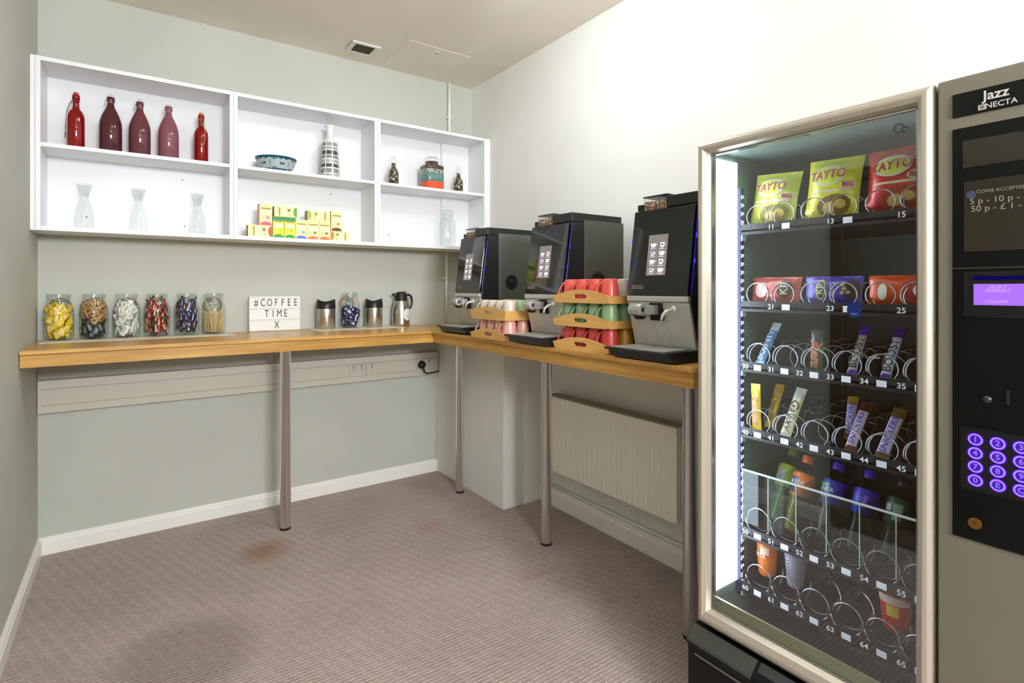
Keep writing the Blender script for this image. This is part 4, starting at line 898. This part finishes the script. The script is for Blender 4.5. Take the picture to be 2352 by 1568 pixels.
# trays
TZ = [1.566, 1.322, 1.130, .920, .603, .425]
PITCH = .0857; Y0C = -2.7067
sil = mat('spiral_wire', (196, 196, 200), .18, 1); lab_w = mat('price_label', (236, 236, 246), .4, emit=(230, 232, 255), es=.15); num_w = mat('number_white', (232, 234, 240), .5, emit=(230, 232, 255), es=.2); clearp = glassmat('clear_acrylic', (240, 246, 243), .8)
edgep = mat('acrylic_edge', (206, 212, 208), .3, emit=(200, 206, 204), es=.12)
def helix(yc, zc, r, x0, x1, turns, ph=0, wire=.0021, flip=1, x_start=None):
    pts = []; n = int(turns*22)
    for i in range(n+1):
        a = ph+2*PI*turns*i/n; q = turns*i/n; x = x0+(.010*q if q < 1 else .010+(x1-x0-.01)*(q-1)/(turns-1))
        pts.append((x, yc+flip*r*math.cos(a), zc+r*math.sin(a)))
    return pts
for ti, zt in enumerate(TZ):
    zf = zt-.002; rows = ti < 2
    t_ = P(B().box(2.0, 2.52, -3.212, -2.692, zf-.006, zf).box(2.0, 2.004, -3.212, -2.692, zt-.017, zt+.016), 'product_tray', trm)
    step = 2 if rows else 1
    n_l = 3 if rows else 6
    b = B()
    for k in range(0, 6, step) if rows else range(7):
        y = Y0C+.012-k*PITCH
        if ti < 4: b.prism([(2.004, zf), (2.5, zf), (2.5, zf+.075), (2.10, zf+.075), (2.02, zf+.02)], y-.0008, y+.0008, 'y')
        else: b.prism([(2.006, zf), (2.5, zf), (2.5, zf+.08), (2.006, zf+.05)], y-.0008, y+.0008, 'y')
    P(b, 'lane_divider', mat('divider_grey', (70, 76, 84), .3), t_)
    b = B(); bl = B(); bh = B()
    for k in range(6):
        if rows and k % 2 == 0: continue
        y = Y0C-k*PITCH
        text(b, str((ti+1)*10+k), .0205, lambda u, v, y=y: (1.9990, y-u*1.05, zt+v), bold=.012)
        bl.box(1.9988, 1.9996, y-.053-(0 if not rows else .004), y-.029-(0 if not rows else .004), zt-.0085, zt+.0085)
        bh.box(1.9985, 1.9992, y-.026, y-.018, zt-.003, zt+.003)
        if rows: bh.box(1.9992, 1.9996, y+.062, y+.070, zt-.003, zt+.003)
    P(b, 'lane_numbers', num_w, t_, fix=False); P(bl, 'price_label', lab_w, t_, bevel=.001); P(bh, 'lane_notch', blk, t_)
    b = B()
    for i in range(11): b.box(1.9990, 1.9996, Y0C-.02-i*.045, Y0C-.0205-i*.045, zt-.014, zt+.013)
    P(b, 'seam_line', mat('seam_tray', (70, 74, 78), .5), t_)
    for k in range(6):
        yc = Y0C-.039-k*PITCH
        r = .0365 if ti < 4 else .040
        zc = zf+r+.005
        ph = {0: -PI*.35, 1: -PI*.35, 2: -.45, 3: -.45, 4: PI, 5: PI*1.02}[ti]
        if rows:
            yc = Y0C-.034-k*PITCH+(.0 if k % 2 == 0 else .004); ph = (-PI*.75 if k % 2 == 0 else -PI*.25)
            if k % 2 == 0: hx = helix(yc, zc, .034, 2.005, 2.44, 5.2, ph)
            else: hx = helix(yc, zc, .034, 2.005, 2.44, 5.2, ph)
        else: hx = helix(yc, zc, r, 2.005, 2.46, 6.2 if ti < 4 else 4.5, ph, flip=-1 if ti > 3 else 1)
        P(B().tube(hx, .0019 if ti < 4 else .0024, 6), 'dispensing_spiral', sil, t_)
    if ti == 4:
        P(B().box(2.0, 2.0015, -3.212, -2.695, zt+.03, zt+.196), 'front_guard', clearp, t_)
        b = B().box(1.998, 2.0028, -3.212, -2.695, zt+.194, zt+.199)
        for k in range(7): y = Y0C+.010-k*.0853; b.box(1.9992, 2.0022, y-.0008, y+.0008, zt+.03, zt+.194)
        P(b, 'guard_edge', edgep, t_)
        b = B()
        for k in range(7): y = Y0C+.010-k*.0853; b.box(2.003, 2.4, y-.0006, y+.0006, zf, zt+.19)
        P(b, 'bottle_divider', clearp, t_)
# delivery door below
b = B().prism([(1.835, .336), (1.80, .305), (1.797, .29), (1.806, .284), (1.806, .02), (1.88, .02), (1.88, .336)], -3.2537, -2.634, 'y'); P(b, 'delivery_door', blks, bevel=.003)
b = B().prism([(1.8355, .3372), (1.7995, .3052), (1.7955, .298), (1.799, .296), (1.8355, .330)], -2.846, -2.636, 'y'); P(b, 'door_lip', mat('lip_grey', (60, 62, 56), .35, .2), bevel=.0015)
b = B().prism([(1.8355, .3372), (1.815, .3185), (1.812, .312), (1.8355, .325)], -3.25, -2.856, 'y'); P(b, 'hand_grip', mat('grip_dark', (40, 44, 42), .4), bevel=.0015)
P(B().box(1.8035, 1.806, -3.24, -2.66, .262, .266), 'door_groove', mat('groove_light', (130, 132, 124), .3, .5))
# payment column
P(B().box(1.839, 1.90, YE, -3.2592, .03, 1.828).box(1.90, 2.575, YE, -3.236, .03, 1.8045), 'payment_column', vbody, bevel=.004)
XC = 1.839
P(B().box(XC-.004, XC+.002, -3.53, -3.2861, .8523, 1.7184), 'black_fascia', blks, bevel=.002)
np2 = P(B().box(XC-.004, XC+.002, -3.53, -3.2865, 1.7431, 1.792), 'name_plate', blks, bevel=.001)
b = B(); text(b, 'Jazz', .027, lambda u, v: (XC-.0046, -3.358-u, 1.7745+v), bold=.02)
text(b, 'NECTA', .0155, lambda u, v: (XC-.0046, -3.366-u, 1.7530+v), bold=.01)
b.box(XC-.0046, XC-.0042, -3.3425, -3.330, 1.7475, 1.7582); b.mat(1).box(XC-.0050, XC-.0046, -3.340, -3.3325, 1.7495, 1.7565)
P(b, 'lettering', [mat('plate_silver', (196, 192, 184), .4), mat('plate_mid', (110, 106, 100), .5)], np2, fix=False)
wn = mat('window_smoke', (44, 40, 32), .2)
P(B().box(XC-.0052, XC-.004, -3.52, -3.3046, 1.6326, 1.6891), 'upper_window', wn)
w2 = P(B().box(XC-.0052, XC-.004, -3.52, -3.3068, 1.4561, 1.6032), 'notice_window', wn)
b = B(); b.smooth = False
text(b, 'COINS ACCEPTED:', .0095, lambda u, v: (XC-.0058, -3.327-u, 1.5790+v), align='LEFT')
text(b, '5 p - 10 p - 20 p', .0175, lambda u, v: (XC-.0058, -3.316-u, 1.5600+v), align='LEFT')
text(b, '50 p - £ 1 - £ 2', .0175, lambda u, v: (XC-.0058, -3.318-u, 1.5440+v), align='LEFT')
b.mat(1).add([(XC-.0056, -3.3185, 1.574)]+[(XC-.0056, -3.3185-.008*math.cos(2*PI*k/20), 1.574+.009*math.sin(2*PI*k/20)) for k in range(20)], [(0, k+1, (k+1) % 20+1) for k in range(20)])
P(b, 'notice_print', [mat('notice_text', (150, 142, 120), .5), mat('notice_blue', (50, 60, 90), .5)], w2, fix=False)
P(B().box(XC-.0045, XC-.0035, -3.53, -3.2861, 1.4205, 1.4225), 'fascia_seam', mat('seam_grey2', (60, 60, 54), .4))
dsp = P(B().box(XC-.006, XC-.0035, -3.48, -3.306, 1.320, 1.413), 'display_bezel', mat('bezel_black', (14, 15, 16), .3), bevel=.002)
P(B().box(XC-.0068, XC-.0058, -3.47, -3.3230, 1.3446, 1.3882), 'display', emis('display_purple', (160, 104, 255), 1.1), dsp)
P(B().box(XC-.0068, XC-.0058, -3.47, -3.3230, 1.3965, 1.404), 'display_glow', emis('display_blue', (14, 10, 90), .8), dsp)
b = B(); text(b, 'SELECT', .0085, lambda u, v: (XC-.0074, -3.362-u, 1.3815+v)); text(b, 'PRODUCT', .0085, lambda u, v: (XC-.0074, -3.362-u, 1.374+v)); text(b, 'COLUMN', .0085, lambda u, v: (XC-.0074, -3.360-u, 1.352+v))
P(b, 'display_text', emis('display_letters', (214, 176, 255), 1.0), dsp, fix=False)
P(B().lathe([(.0001, -.006), (.006, -.005), (.008, 0)], 20, (XC-.004, -3.3445, 1.1512), 'x'), 'reject_button', mat('button_dark', (40, 40, 40), .2))
P(B().box(XC-.0052, XC-.004, -3.379, -3.374, 1.146, 1.174), 'coin_slot', rubber)
kp = P(B().box(XC-.0048, XC-.0038, -3.43, -3.301, .958, 1.088), 'keypad', mat('keypad_black', (6, 6, 8), .4))
kg = emis('key_ring', (176, 120, 255), 1.15); kt = emis('key_text', (150, 110, 255), .9); kd = mat('key_centre', (34, 14, 110), .4, emit=(60, 20, 220), es=.35); kh = emis('key_halo', (64, 30, 230), .8)
for ri, rowk in enumerate(['123', '456', '789', '0EC']):
    for ci, ch in enumerate(rowk):
        cy = -3.3256-ci*.0356; cz = 1.0650-ri*.0283; X_ = XC-.0052; b = B()
        def disc(r_, x_, e=1.0):
            b.add([(x_, cy, cz)]+[(x_, cy-r_*math.cos(2*PI*k/28), cz+r_*.98*math.sin(2*PI*k/28)) for k in range(28)], [(0, k+1, (k+1) % 28+1) for k in range(28)])
        b.mat(3); disc(.0141, X_); b.mat(0); disc(.0122, X_-.0004); b.mat(2); disc(.0090, X_-.0008); b.mat(1)
        text(b, ch, .0155, lambda u, v: (X_-.0012, cy-u, cz+v), bold=.03)
        P(b, 'key_button', [kg, kt, kd, kh], kp, fix=False)
P(B().cyl((XC-.007, -3.3249, .8904), .0115, .003, 'x', 28).mat(1).box(XC-.0078, XC-.0068, -3.3256, -3.3242, .8870, .8945), 'cam_lock', [mat('brass', (150, 104, 46), .35, .8), rubber])

# ---------------------------------------------------------------- products in the machine
def packet(w, h, t, fin=.08, wav=0, nu=18, nv=22):
    """pillow packet standing on z=0, front towards -y; returns builder and surface function"""
    def thick(u, v):
        a = abs(2*u-1); c = abs(2*v-1)
        return t*.5*max(0, 1-a**3.2)*max(0, 1-max(0, (c-.0)/(1-fin))**3.0 if c < 1-fin else 0)
    def edge(v): return 1-.05*(1-abs(2*v-1)**2)
    def S(side, e=0):
        def g(u, v):
            wr = .0012*math.sin(17*u+5*v)*math.sin(11*v+3)*(1 if t > .02 else .4)
            return ((u-.5)*w*edge(v), side*(thick(u, v)+.0004+(wr if 0 < u < 1 else 0)*(abs(2*v-1) < 1-fin))-e*1, v*h)
        return g
    b = B(); b.grid(S(-1), nu, nv); b.grid(S(1), nu, nv); b.sfn = S
    def surf(x, z, e=.0012):
        u = min(1, max(0, x/(w*.97)+.5)); v = min(1, max(0, z/h)); p = S(-1)(u, v); return (x, p[1]-e, z)
    return b, surf
def ell(b, surf, cx, cz, rx, rz, e, n=28, rot=0):
    rings = 4; vs = [surf(cx, cz, e)]
    for k in range(1, rings+1):
        for j in range(n):
            x, y = rotp(rx*k/rings*math.cos(2*PI*j/n), rz*k/rings*math.sin(2*PI*j/n), rot); vs.append(surf(cx+x, cz+y, e))
    fs = [(0, 1+j, 1+(j+1) % n) for j in range(n)]
    for k in range(rings-1): fs += [(1+k*n+j, 1+(k+1)*n+j, 1+(k+1)*n+(j+1) % n, 1+k*n+(j+1) % n) for j in range(n)]
    b.add(vs, fs, True)
def band(b, surf, x0, x1, z0, z1, e, n=12):
    b.grid(lambda u, v: surf(x0+(x1-x0)*u, z0+(z1-z0)*v, e), n, n)
def place(t, base, top=None, rz=RZ):
    base = Vector(base)
    t.location = base
    if top is not None:
        Zx = (Vector(top)-base).normalized(); Xx = Vector((0, -1, 0)); Yx = Zx.cross(Xx).normalized(); Xx = Yx.cross(Zx).normalized()
        t.rotation_euler = Matrix((Xx, Yx, Zx)).transposed().to_euler()
    else: t.rotation_euler = (0, 0, rz)
def crisp(label, base, top, w, h, col, col2, oval, letcol, spuds):
    t = thing('crisp_packet', label, 'crisp packet'); b, sf = packet(w, h, .05)
    b.build('bag', mat('bag_'+col2, col, .28, .15, coat=.3), t)
    b = B(); ell(b, sf, -.008, h*.70, w*.30, h*.17, .0016); b.mat(1); ell(b, sf, -.008, h*.70, w*.26, h*.145, .0022)
    b.mat(2); ell(b, sf, w*.31, h*.52, w*.13, h*.075, .0018)
    b.mat(3); ell(b, sf, w*.08, h*.20, w*.30, h*.17, .0016, rot=.2); b.mat(4); ell(b, sf, w*.0, h*.17, w*.12, h*.08, .0022, rot=.4); ell(b, sf, w*.2, h*.22, w*.1, h*.07, .0022)
    b.mat(2); band(b, sf, -w*.36, w*.36, h*.415, h*.455, .0018)
    b.build('bag_print', [mat('oval_white', (240, 236, 240), .4), mat('oval_'+col2, oval, .4), mat('flash_pale', (250, 226, 190), .4), mat('photo_'+col2, spuds, .5), mat('crisp_gold', (232, 196, 110), .5)], t, fix=False)
    b = B(); text(b, 'TAYTO', .031, lambda u, v: sf(-.010+u*.96, h*.70+v*1.25+u*.06, .0032), bold=.035)
    b.build('bag_name', mat('tayto_white', (250, 232, 236), .4), t, fix=False)
    b = B(); text(b, 'TAYTO', .031, lambda u, v: sf(-.010+u*.96, h*.70+v*1.25+u*.06, .0040), bold=.004); text(b, 'BIG', .017, lambda u, v: sf(w*.31+u, h*.52+v, .0032), bold=.03)
    b.build('bag_name', mat('tayto_'+col2, letcol, .4), t, fix=False)
    place(t, base, top); return t
XP = 2.046
crisp('pale green-yellow crisp bag at the left of the top tray', (XP, -2.765, 1.575), (XP+.030, -2.778, 1.745), .150, .170, (216, 220, 90), 'lime', (232, 236, 80), (196, 60, 96), (150, 140, 60))
crisp('bright yellow crisp bag in the middle of the top tray', (XP, -2.942, 1.578), (XP+.026, -2.950, 1.760), .150, .178, (240, 234, 60), 'yellow', (244, 240, 70), (206, 50, 84), (150, 110, 50))
crisp('red crisp bag at the right of the top tray', (XP, -3.108, 1.578), (XP+.026, -3.108, 1.762), .150, .176, (224, 44, 36), 'red', (244, 240, 90), (214, 50, 76), (180, 60, 30))
def nutbag(label, base, col, nm, ovals):
    t = thing('nut_packet', label, 'snack packet'); w, h = .160, .082; b, sf = packet(w, h, .03, .06)
    b.build('bag', mat('nut_'+nm, col, .3, .1, coat=.3), t)
    b = B(); mats = []
    for i, (cx, cz, rx, rz_, c) in enumerate(ovals):
        b.mat(i); ell(b, sf, cx, cz, rx, rz_, .0016+.0005*i); mats.append(mat('nut_art_%d_%d_%d' % c, c, .4))
    b.build('bag_print', mats, t, fix=False)
    return t, sf
yc = [-2.778, -2.948, -3.118]
t, sf = nutbag('pinkish red nut packet at the left of the second tray', 0, (186, 84, 72), 'rose', [(.035, .044, .024, .026, (70, 62, 48)), (-.04, .04, .022, .024, (226, 190, 180))])
b = B(); text(b, 'KP', .034, lambda u, v: sf(*[q for q in (.035+rotp(u, v, PI/2)[0], .044+rotp(u, v, PI/2)[1])], e=.003)); b.build('bag_name', mat('kp_cream', (214, 206, 170), .4), t, fix=False); place(t, (XP, yc[0], 1.332), (XP+.012, yc[0], 1.412))
t, sf = nutbag('purple nut packet in the middle of the second tray', 0, (84, 70, 170), 'purple', [(-.028, .042, .014, .030, (224, 220, 90)), (.055, .042, .020, .028, (70, 50, 50)), (-.028, .042, .011, .026, (60, 56, 80)), (.030, .056, .006, .005, (206, 170, 110)), (.036, .044, .006, .005, (206, 170, 110)), (.032, .032, .006, .005, (206, 170, 110)), (.046, .034, .006, .005, (206, 170, 110))])
b = B(); text(b, 'KP', .026, lambda u, v: sf(-.028+rotp(u, v, PI/2)[0], .042+rotp(u, v, PI/2)[1], .0045)); text(b, 'NUTS', .016, lambda u, v: sf(.004+rotp(u, v, PI/2)[0], .042+rotp(u, v, PI/2)[1], .003))
b.build('bag_name', mat('kp_yellow', (236, 232, 150), .4), t, fix=False); place(t, (XP, yc[1], 1.332), (XP+.012, yc[1], 1.412))
t, sf = nutbag('orange-red snack packet at the right of the second tray', 0, (232, 84, 34), 'orange', [(-.04, .036, .012, .022, (236, 232, 210)), (.03, .044, .026, .026, (190, 40, 40)), (.05, .040, .02, .018, (250, 240, 250))]); place(t, (XP, yc[2], 1.332), (XP+.012, yc[2], 1.412))
# chocolate bars
def bar(label, base, top, w, col, nm, endcol=None, word=None, wcol=(255, 255, 255), wsize=.02, art=None, outline=None, shear=0, side=1, bandcol=None):
    base = Vector(base); top = Vector(top); h = (top-base).length
    t = thing('chocolate_bar', label, 'chocolate bar'); b, sf = packet(w, h, .016, .12, 0, 10, 26)
    b.build('wrapper', mat('bar_'+nm, col, .28, .15, coat=.3), t)
    if bandcol: b = B(); band(b, sf, -w*.42, w*.42, h*.12, h*.82, .0012); b.build('wrapper_panel', mat('barpanel_'+nm, bandcol, .4), t, fix=False)
    if endcol:
        b = B(); band(b, sf, -w*.475, w*.475, h*.80, h*.995, .0014, 10); band(b, sf, -w*.475, w*.475, h*.004, h*.08, .0014, 8)
        b.build('wrapper_end', mat('barend_'+nm, endcol, .3), t, fix=False)
    if word:
        def wf(e):
            def g(u, v):
                x, z = rotp(u, v*1.0, PI/2*side); return sf(x, h*.45+z, e)
            return g
        if outline: b = B(); text(b, word, wsize, wf(.0022), bold=.05, shear=shear); b.build('lettering', mat('baroutline_'+nm, outline, .4), t, fix=False)
        b = B(); text(b, word, wsize, wf(.0030), bold=.005, shear=shear); b.build('lettering', mat('barword_'+nm, wcol, .4), t, fix=False)
    place(t, base, top); return t
def lane(k): return -2.746-PITCH*k
zc3, zc4 = 1.134, .924
bar('blue and white coconut bar in the first lane of third tray', (2.03, lane(0)+.012, zc3), (2.115, lane(0)-.004, zc3+.132), .030, (96, 150, 210), 'coconut', (206, 220, 230), 'BOUNTY', (240, 244, 250), .026)
bar('dark chocolate bar with red script in the third lane', (2.03, lane(2)+.008, zc3), (2.05, lane(2)+.012, zc3+.122), .034, (44, 56, 44), 'mars', (40, 50, 40), 'Mars', (206, 60, 44), .040, outline=(232, 206, 150), side=-1, shear=.3)
bar('purple topped bar in the fourth lane of third tray', (2.03, lane(3), zc3), (2.115, lane(3)-.006, zc3+.136), .027, (88, 40, 170), 'boost_a', (98, 44, 190), 'BOOST', (60, 50, 44), .030, bandcol=(196, 180, 168))
bar('purple topped bar in the fifth lane of third tray', (2.03, lane(4)+.003, zc3), (2.115, lane(4)-.006, zc3+.136), .028, (70, 40, 160), 'boost_b', (74, 34, 140), 'BOOST', (50, 50, 60), .030, bandcol=(214, 210, 226))
bar('gold wrapped bar in the last lane of third tray', (2.03, lane(5)+.002, zc3), (2.08, lane(5)-.006, zc3+.07), .034, (226, 190, 130), 'gold', (214, 170, 90))
bar('yellow honeycomb bar at the front of fourth tray, first lane', (2.022, lane(0)+.013, zc4), (2.03, lane(0)+.022, zc4+.150), .032, (244, 216, 60), 'yellow_a', (238, 200, 50), 'Crunchie', (206, 50, 50), .024, outline=(250, 220, 200), side=-1, shear=.3)
bar('yellow honeycomb bar leaning behind, fourth tray, first lane', (2.066, lane(0)-.002, zc4+.01), (2.13, lane(0)-.004, zc4+.142), .030, (236, 196, 40), 'yellow_b', (226, 176, 30), 'Crunchie', (200, 50, 50), .022, side=-1, shear=.3)
bar('cream and pale green bar with brown script, second lane', (2.03, lane(1)+.014, zc4), (2.10, lane(1)-.004, zc4+.145), .034, (228, 226, 150), 'cream', (210, 204, 190), 'Galaxy', (66, 40, 34), .036, side=-1, shear=.35, bandcol=(234, 226, 196))
bar('brown nut bar in front, fourth lane of fourth tray', (2.03, lane(3)+.004, zc4), (2.115, lane(3)-.010, zc4+.130), .031, (120, 40, 30), 'nut_a', (90, 34, 24), 'SNICKERS', (84, 60, 170), .022, bandcol=(226, 206, 240), shear=.25)
bar('brown nut bar leaning behind, fourth lane of fourth tray', (2.085, lane(3)+.026, zc4+.02), (2.13, lane(3)+.034, zc4+.138), .031, (110, 60, 24), 'nut_c', (170, 130, 40), 'SNICKERS', (84, 60, 170), .022, bandcol=(200, 180, 220), shear=.25)
bar('brown nut bar in the fifth lane of fourth tray', (2.03, lane(4)+.012, zc4), (2.11, lane(4)-.008, zc4+.128), .035, (110, 60, 30), 'nut_b', (130, 96, 40), 'SNICKERS', (80, 60, 170), .024, bandcol=(222, 204, 246), shear=.25)
# drink bottles
def drink(label, base, top, liq, cap, labc, nm, word=None, wcol=(255, 255, 255), h=.235, extra=None, tint=(235, 245, 240), dif=.0):
    t = thing('drink_bottle', label, 'bottle')
    k = h/.22; pr = [(.0001, .004), (.022, .0), (.029, .006), (.0305, .02), (.0285, .045), (.0305, .06), (.027, .085), (.0300, .10), (.0315, .118), (.0315, .158), (.029, .172), (.021, .190), (.0135, .200), (.0125, .208)]
    pr = [(r, z*k) for r, z in pr]
    B().lathe(pr, 32).build('bottle_body', glassmat('pet_'+nm, tint, 1.2), t)
    if liq: B().lathe([(max(.0001, r-.0015), z+.001) for r, z in pr[:-3]]+[(.0001, .172*k)], 28).build('liquid', glassmat('liquid_'+nm, liq, .3, .55, liq), t)
    B().lathe([(.0150, .200*k), (.0155, .203*k), (.0155, .219*k), (.014, .221*k), (.0001, .221*k)], 24).build('cap', mat('cap_'+nm, cap, .4), t)
    lb = B().lathe([(.0312, .103*k), (.0322, .105*k), (.0322, .158*k), (.0300, .168*k)], 36).build('wrap_label', mat('label_'+nm, labc, .4), t)
    b = B()
    def cs(u, v, a0=0): a = u/.0325+a0; return (.0330*math.sin(a), -.0330*math.cos(a), .132*k+v)
    if extra:
        for (a0, w_, z_, hh, c) in extra:
            bb = B(); bb.grid(lambda u, v: (lambda p: (p[0]*.996, p[1]*.996, p[2]))(cs((u-.5)*w_, z_+(v-.5)*hh, a0)), 8, 1); bb.build('label_art', mat('art_%d_%d_%d' % c, c, .4), lb, fix=False)
    if word:
        b = B(); text(b, word[0], .018, lambda u, v: cs(u, v+.008, -.35), bold=.02)
        if len(word) > 1: text(b, word[1], .012, lambda u, v: cs(u, v-.010, -.35), bold=.02)
        b.build('lettering', mat('word_'+nm, wcol, .4), lb, fix=False)
    place(t, base, top)
zb = TZ[4]+.03
def dp(k, dy=0, dx=.0, lean=.10, hh=.205): return (2.06+dx, lane(k)+dy, zb), (2.06+dx+lean, lane(k)+dy-.004, zb+hh)
drink('lime capped drink bottle in the first lane of bottle tray', *dp(0, -.012, .03, .10), (150, 170, 60), (120, 140, 40), (178, 186, 40), 'lime', extra=[(-.2, .03, 0, .04, (160, 170, 170))])
drink('orange soft drink bottle with orange cap, second lane', *dp(1, .0, -.01, .085), (190, 150, 30), (240, 110, 30), (250, 120, 30), 'orange', ['FANTA'], (236, 240, 250), extra=[(-.6, .036, .0, .05, (60, 66, 96))])
drink('blackcurrant drink bottle with purple cap, third lane', *dp(2, .0, .0, .085), (50, 46, 60), (84, 50, 210), (70, 50, 190), 'purple_a', ['RIVER', 'ROCK'], (214, 224, 230), extra=[(-.75, .040, .0, .055, (46, 60, 70)), (-.5, .03, .022, .010, (90, 200, 110))])
drink('blackcurrant drink bottle with purple cap, fourth lane', *dp(3, .0, .0, .085), (46, 40, 48), (80, 46, 200), (64, 50, 200), 'purple_b', None, extra=[(-.3, .022, .012, .003, (90, 140, 240)), (-.3, .022, .004, .003, (90, 140, 240)), (-.3, .022, -.004, .003, (90, 140, 240)), (-.3, .022, -.012, .003, (90, 140, 240)), (.3, .012, 0, .04, (150, 90, 220))])
drink('dark green label bottle in the fifth lane of bottle tray', *dp(4, .002, .0, .085), (40, 44, 36), (30, 36, 34), (30, 70, 44), 'green', None, extra=[(.2, .022, .0, .044, (150, 164, 152)), (-.55, .016, .01, .018, (180, 196, 190))])
drink('water bottle in the last lane of bottle tray', *dp(5, .002, .0, .085), None, (60, 60, 90), (60, 70, 90), 'water', None)
# cups on the lowest tray
zl = TZ[5]+.004
cn = thing('drink_can', 'orange drink cup at the left of the lowest tray', 'cup')
B().lathe([(.0001, 0), (.022, 0), (.026, .006), (.028, .04), (.031, .10), (.031, .104), (.0001, .106)], 32).build('cup_body', mat('can_orange', (240, 120, 30), .35), cn)
b = B(); text(b, 'FANTA', .016, lambda u, v: ((.0315)*math.sin(u/.031-.45), -.0315*math.cos(u/.031-.45), .066+v), bold=.02); b.build('lettering', mat('can_word', (236, 232, 240), .4), cn, fix=False)
b = B(); b.grid(lambda u, v: (.0308*math.sin(-.2+u*.9), -.0308*math.cos(-.2+u*.9), .072+v*.022), 8, 2); b.build('cup_art', mat('can_pale', (250, 206, 176), .4), cn, fix=False)
cn.rotation_euler = (0, 0, RZ); cn.location = (2.065, lane(0)+.004, zl+.035)
cp = thing('drink_cup', 'silver tapered cup in the second lane of the lowest tray', 'cup')
B().lathe([(.0001, 0), (.021, 0), (.0225, .003), (.0295, .085), (.0315, .10), (.033, .102), (.0325, .106), (.0001, .107)], 36).build('cup_body', mat('cup_silver', (178, 178, 196), .3, .3), cp)
b = B()
for i in range(7): b.grid(lambda u, v, i=i: (.0300*math.sin(-.5+u*.3), -.0300*math.cos(-.5+u*.3), .03+i*.010+v*.0035), 4, 1)
b.build('cup_print', mat('cup_print_grey', (70, 70, 84), .5), cp, fix=False)
cp.rotation_euler = (0, 0, RZ); cp.location = (2.07, lane(1)+.002, zl+.035)
def pot(label, y, cc, nm):
    t = thing('noodle_pot', label, 'pot')
    B().lathe([(.0001, 0), (.028, 0), (.030, .004), (.038, .09), (.0405, .10), (.0405, .104), (.0001, .105)], 36).build('pot_body', mat('pot_'+nm, cc, .35), t)
    b = B(); b.grid(lambda u, v: ((.0300+.008*(.075+v*.02)/.09+.0012)*math.sin(-1.3+u*2.6), -(.0300+.008*(.075+v*.02)/.09+.0012)*math.cos(-1.3+u*2.6), .075+v*.022), 14, 2)
    b.build('pot_band', mat('pot_band_'+nm, (250, 214, 200) if nm == 'red' else (60, 120, 100), .4), t, fix=False)
    b = B(); b.grid(lambda u, v: ((.0300+.008*(.04+v*.03)/.09+.0012)*math.sin(-.3+u*.8), -(.0300+.008*(.04+v*.03)/.09+.0012)*math.cos(-.3+u*.8), .042+v*.03), 8, 3)
    b.build('pot_art', mat('pot_art_yellow', (246, 200, 50), .4), t, fix=False)
    B().lathe([(.0408, .099), (.0415, .101), (.0415, .105), (.0001, .1065)], 36).build('foil_lid', mat('foil_lid', (226, 220, 226), .3, .3), t)
    t.rotation_euler = (0, 0, RZ); t.location = (2.085, y, zl+.035)
pot('red and yellow noodle pot in the fifth lane of lowest tray', lane(4)-.004, (220, 40, 40), 'red')
pot('red noodle pot with green band in the last lane', lane(5)-.002, (200, 40, 44), 'green')
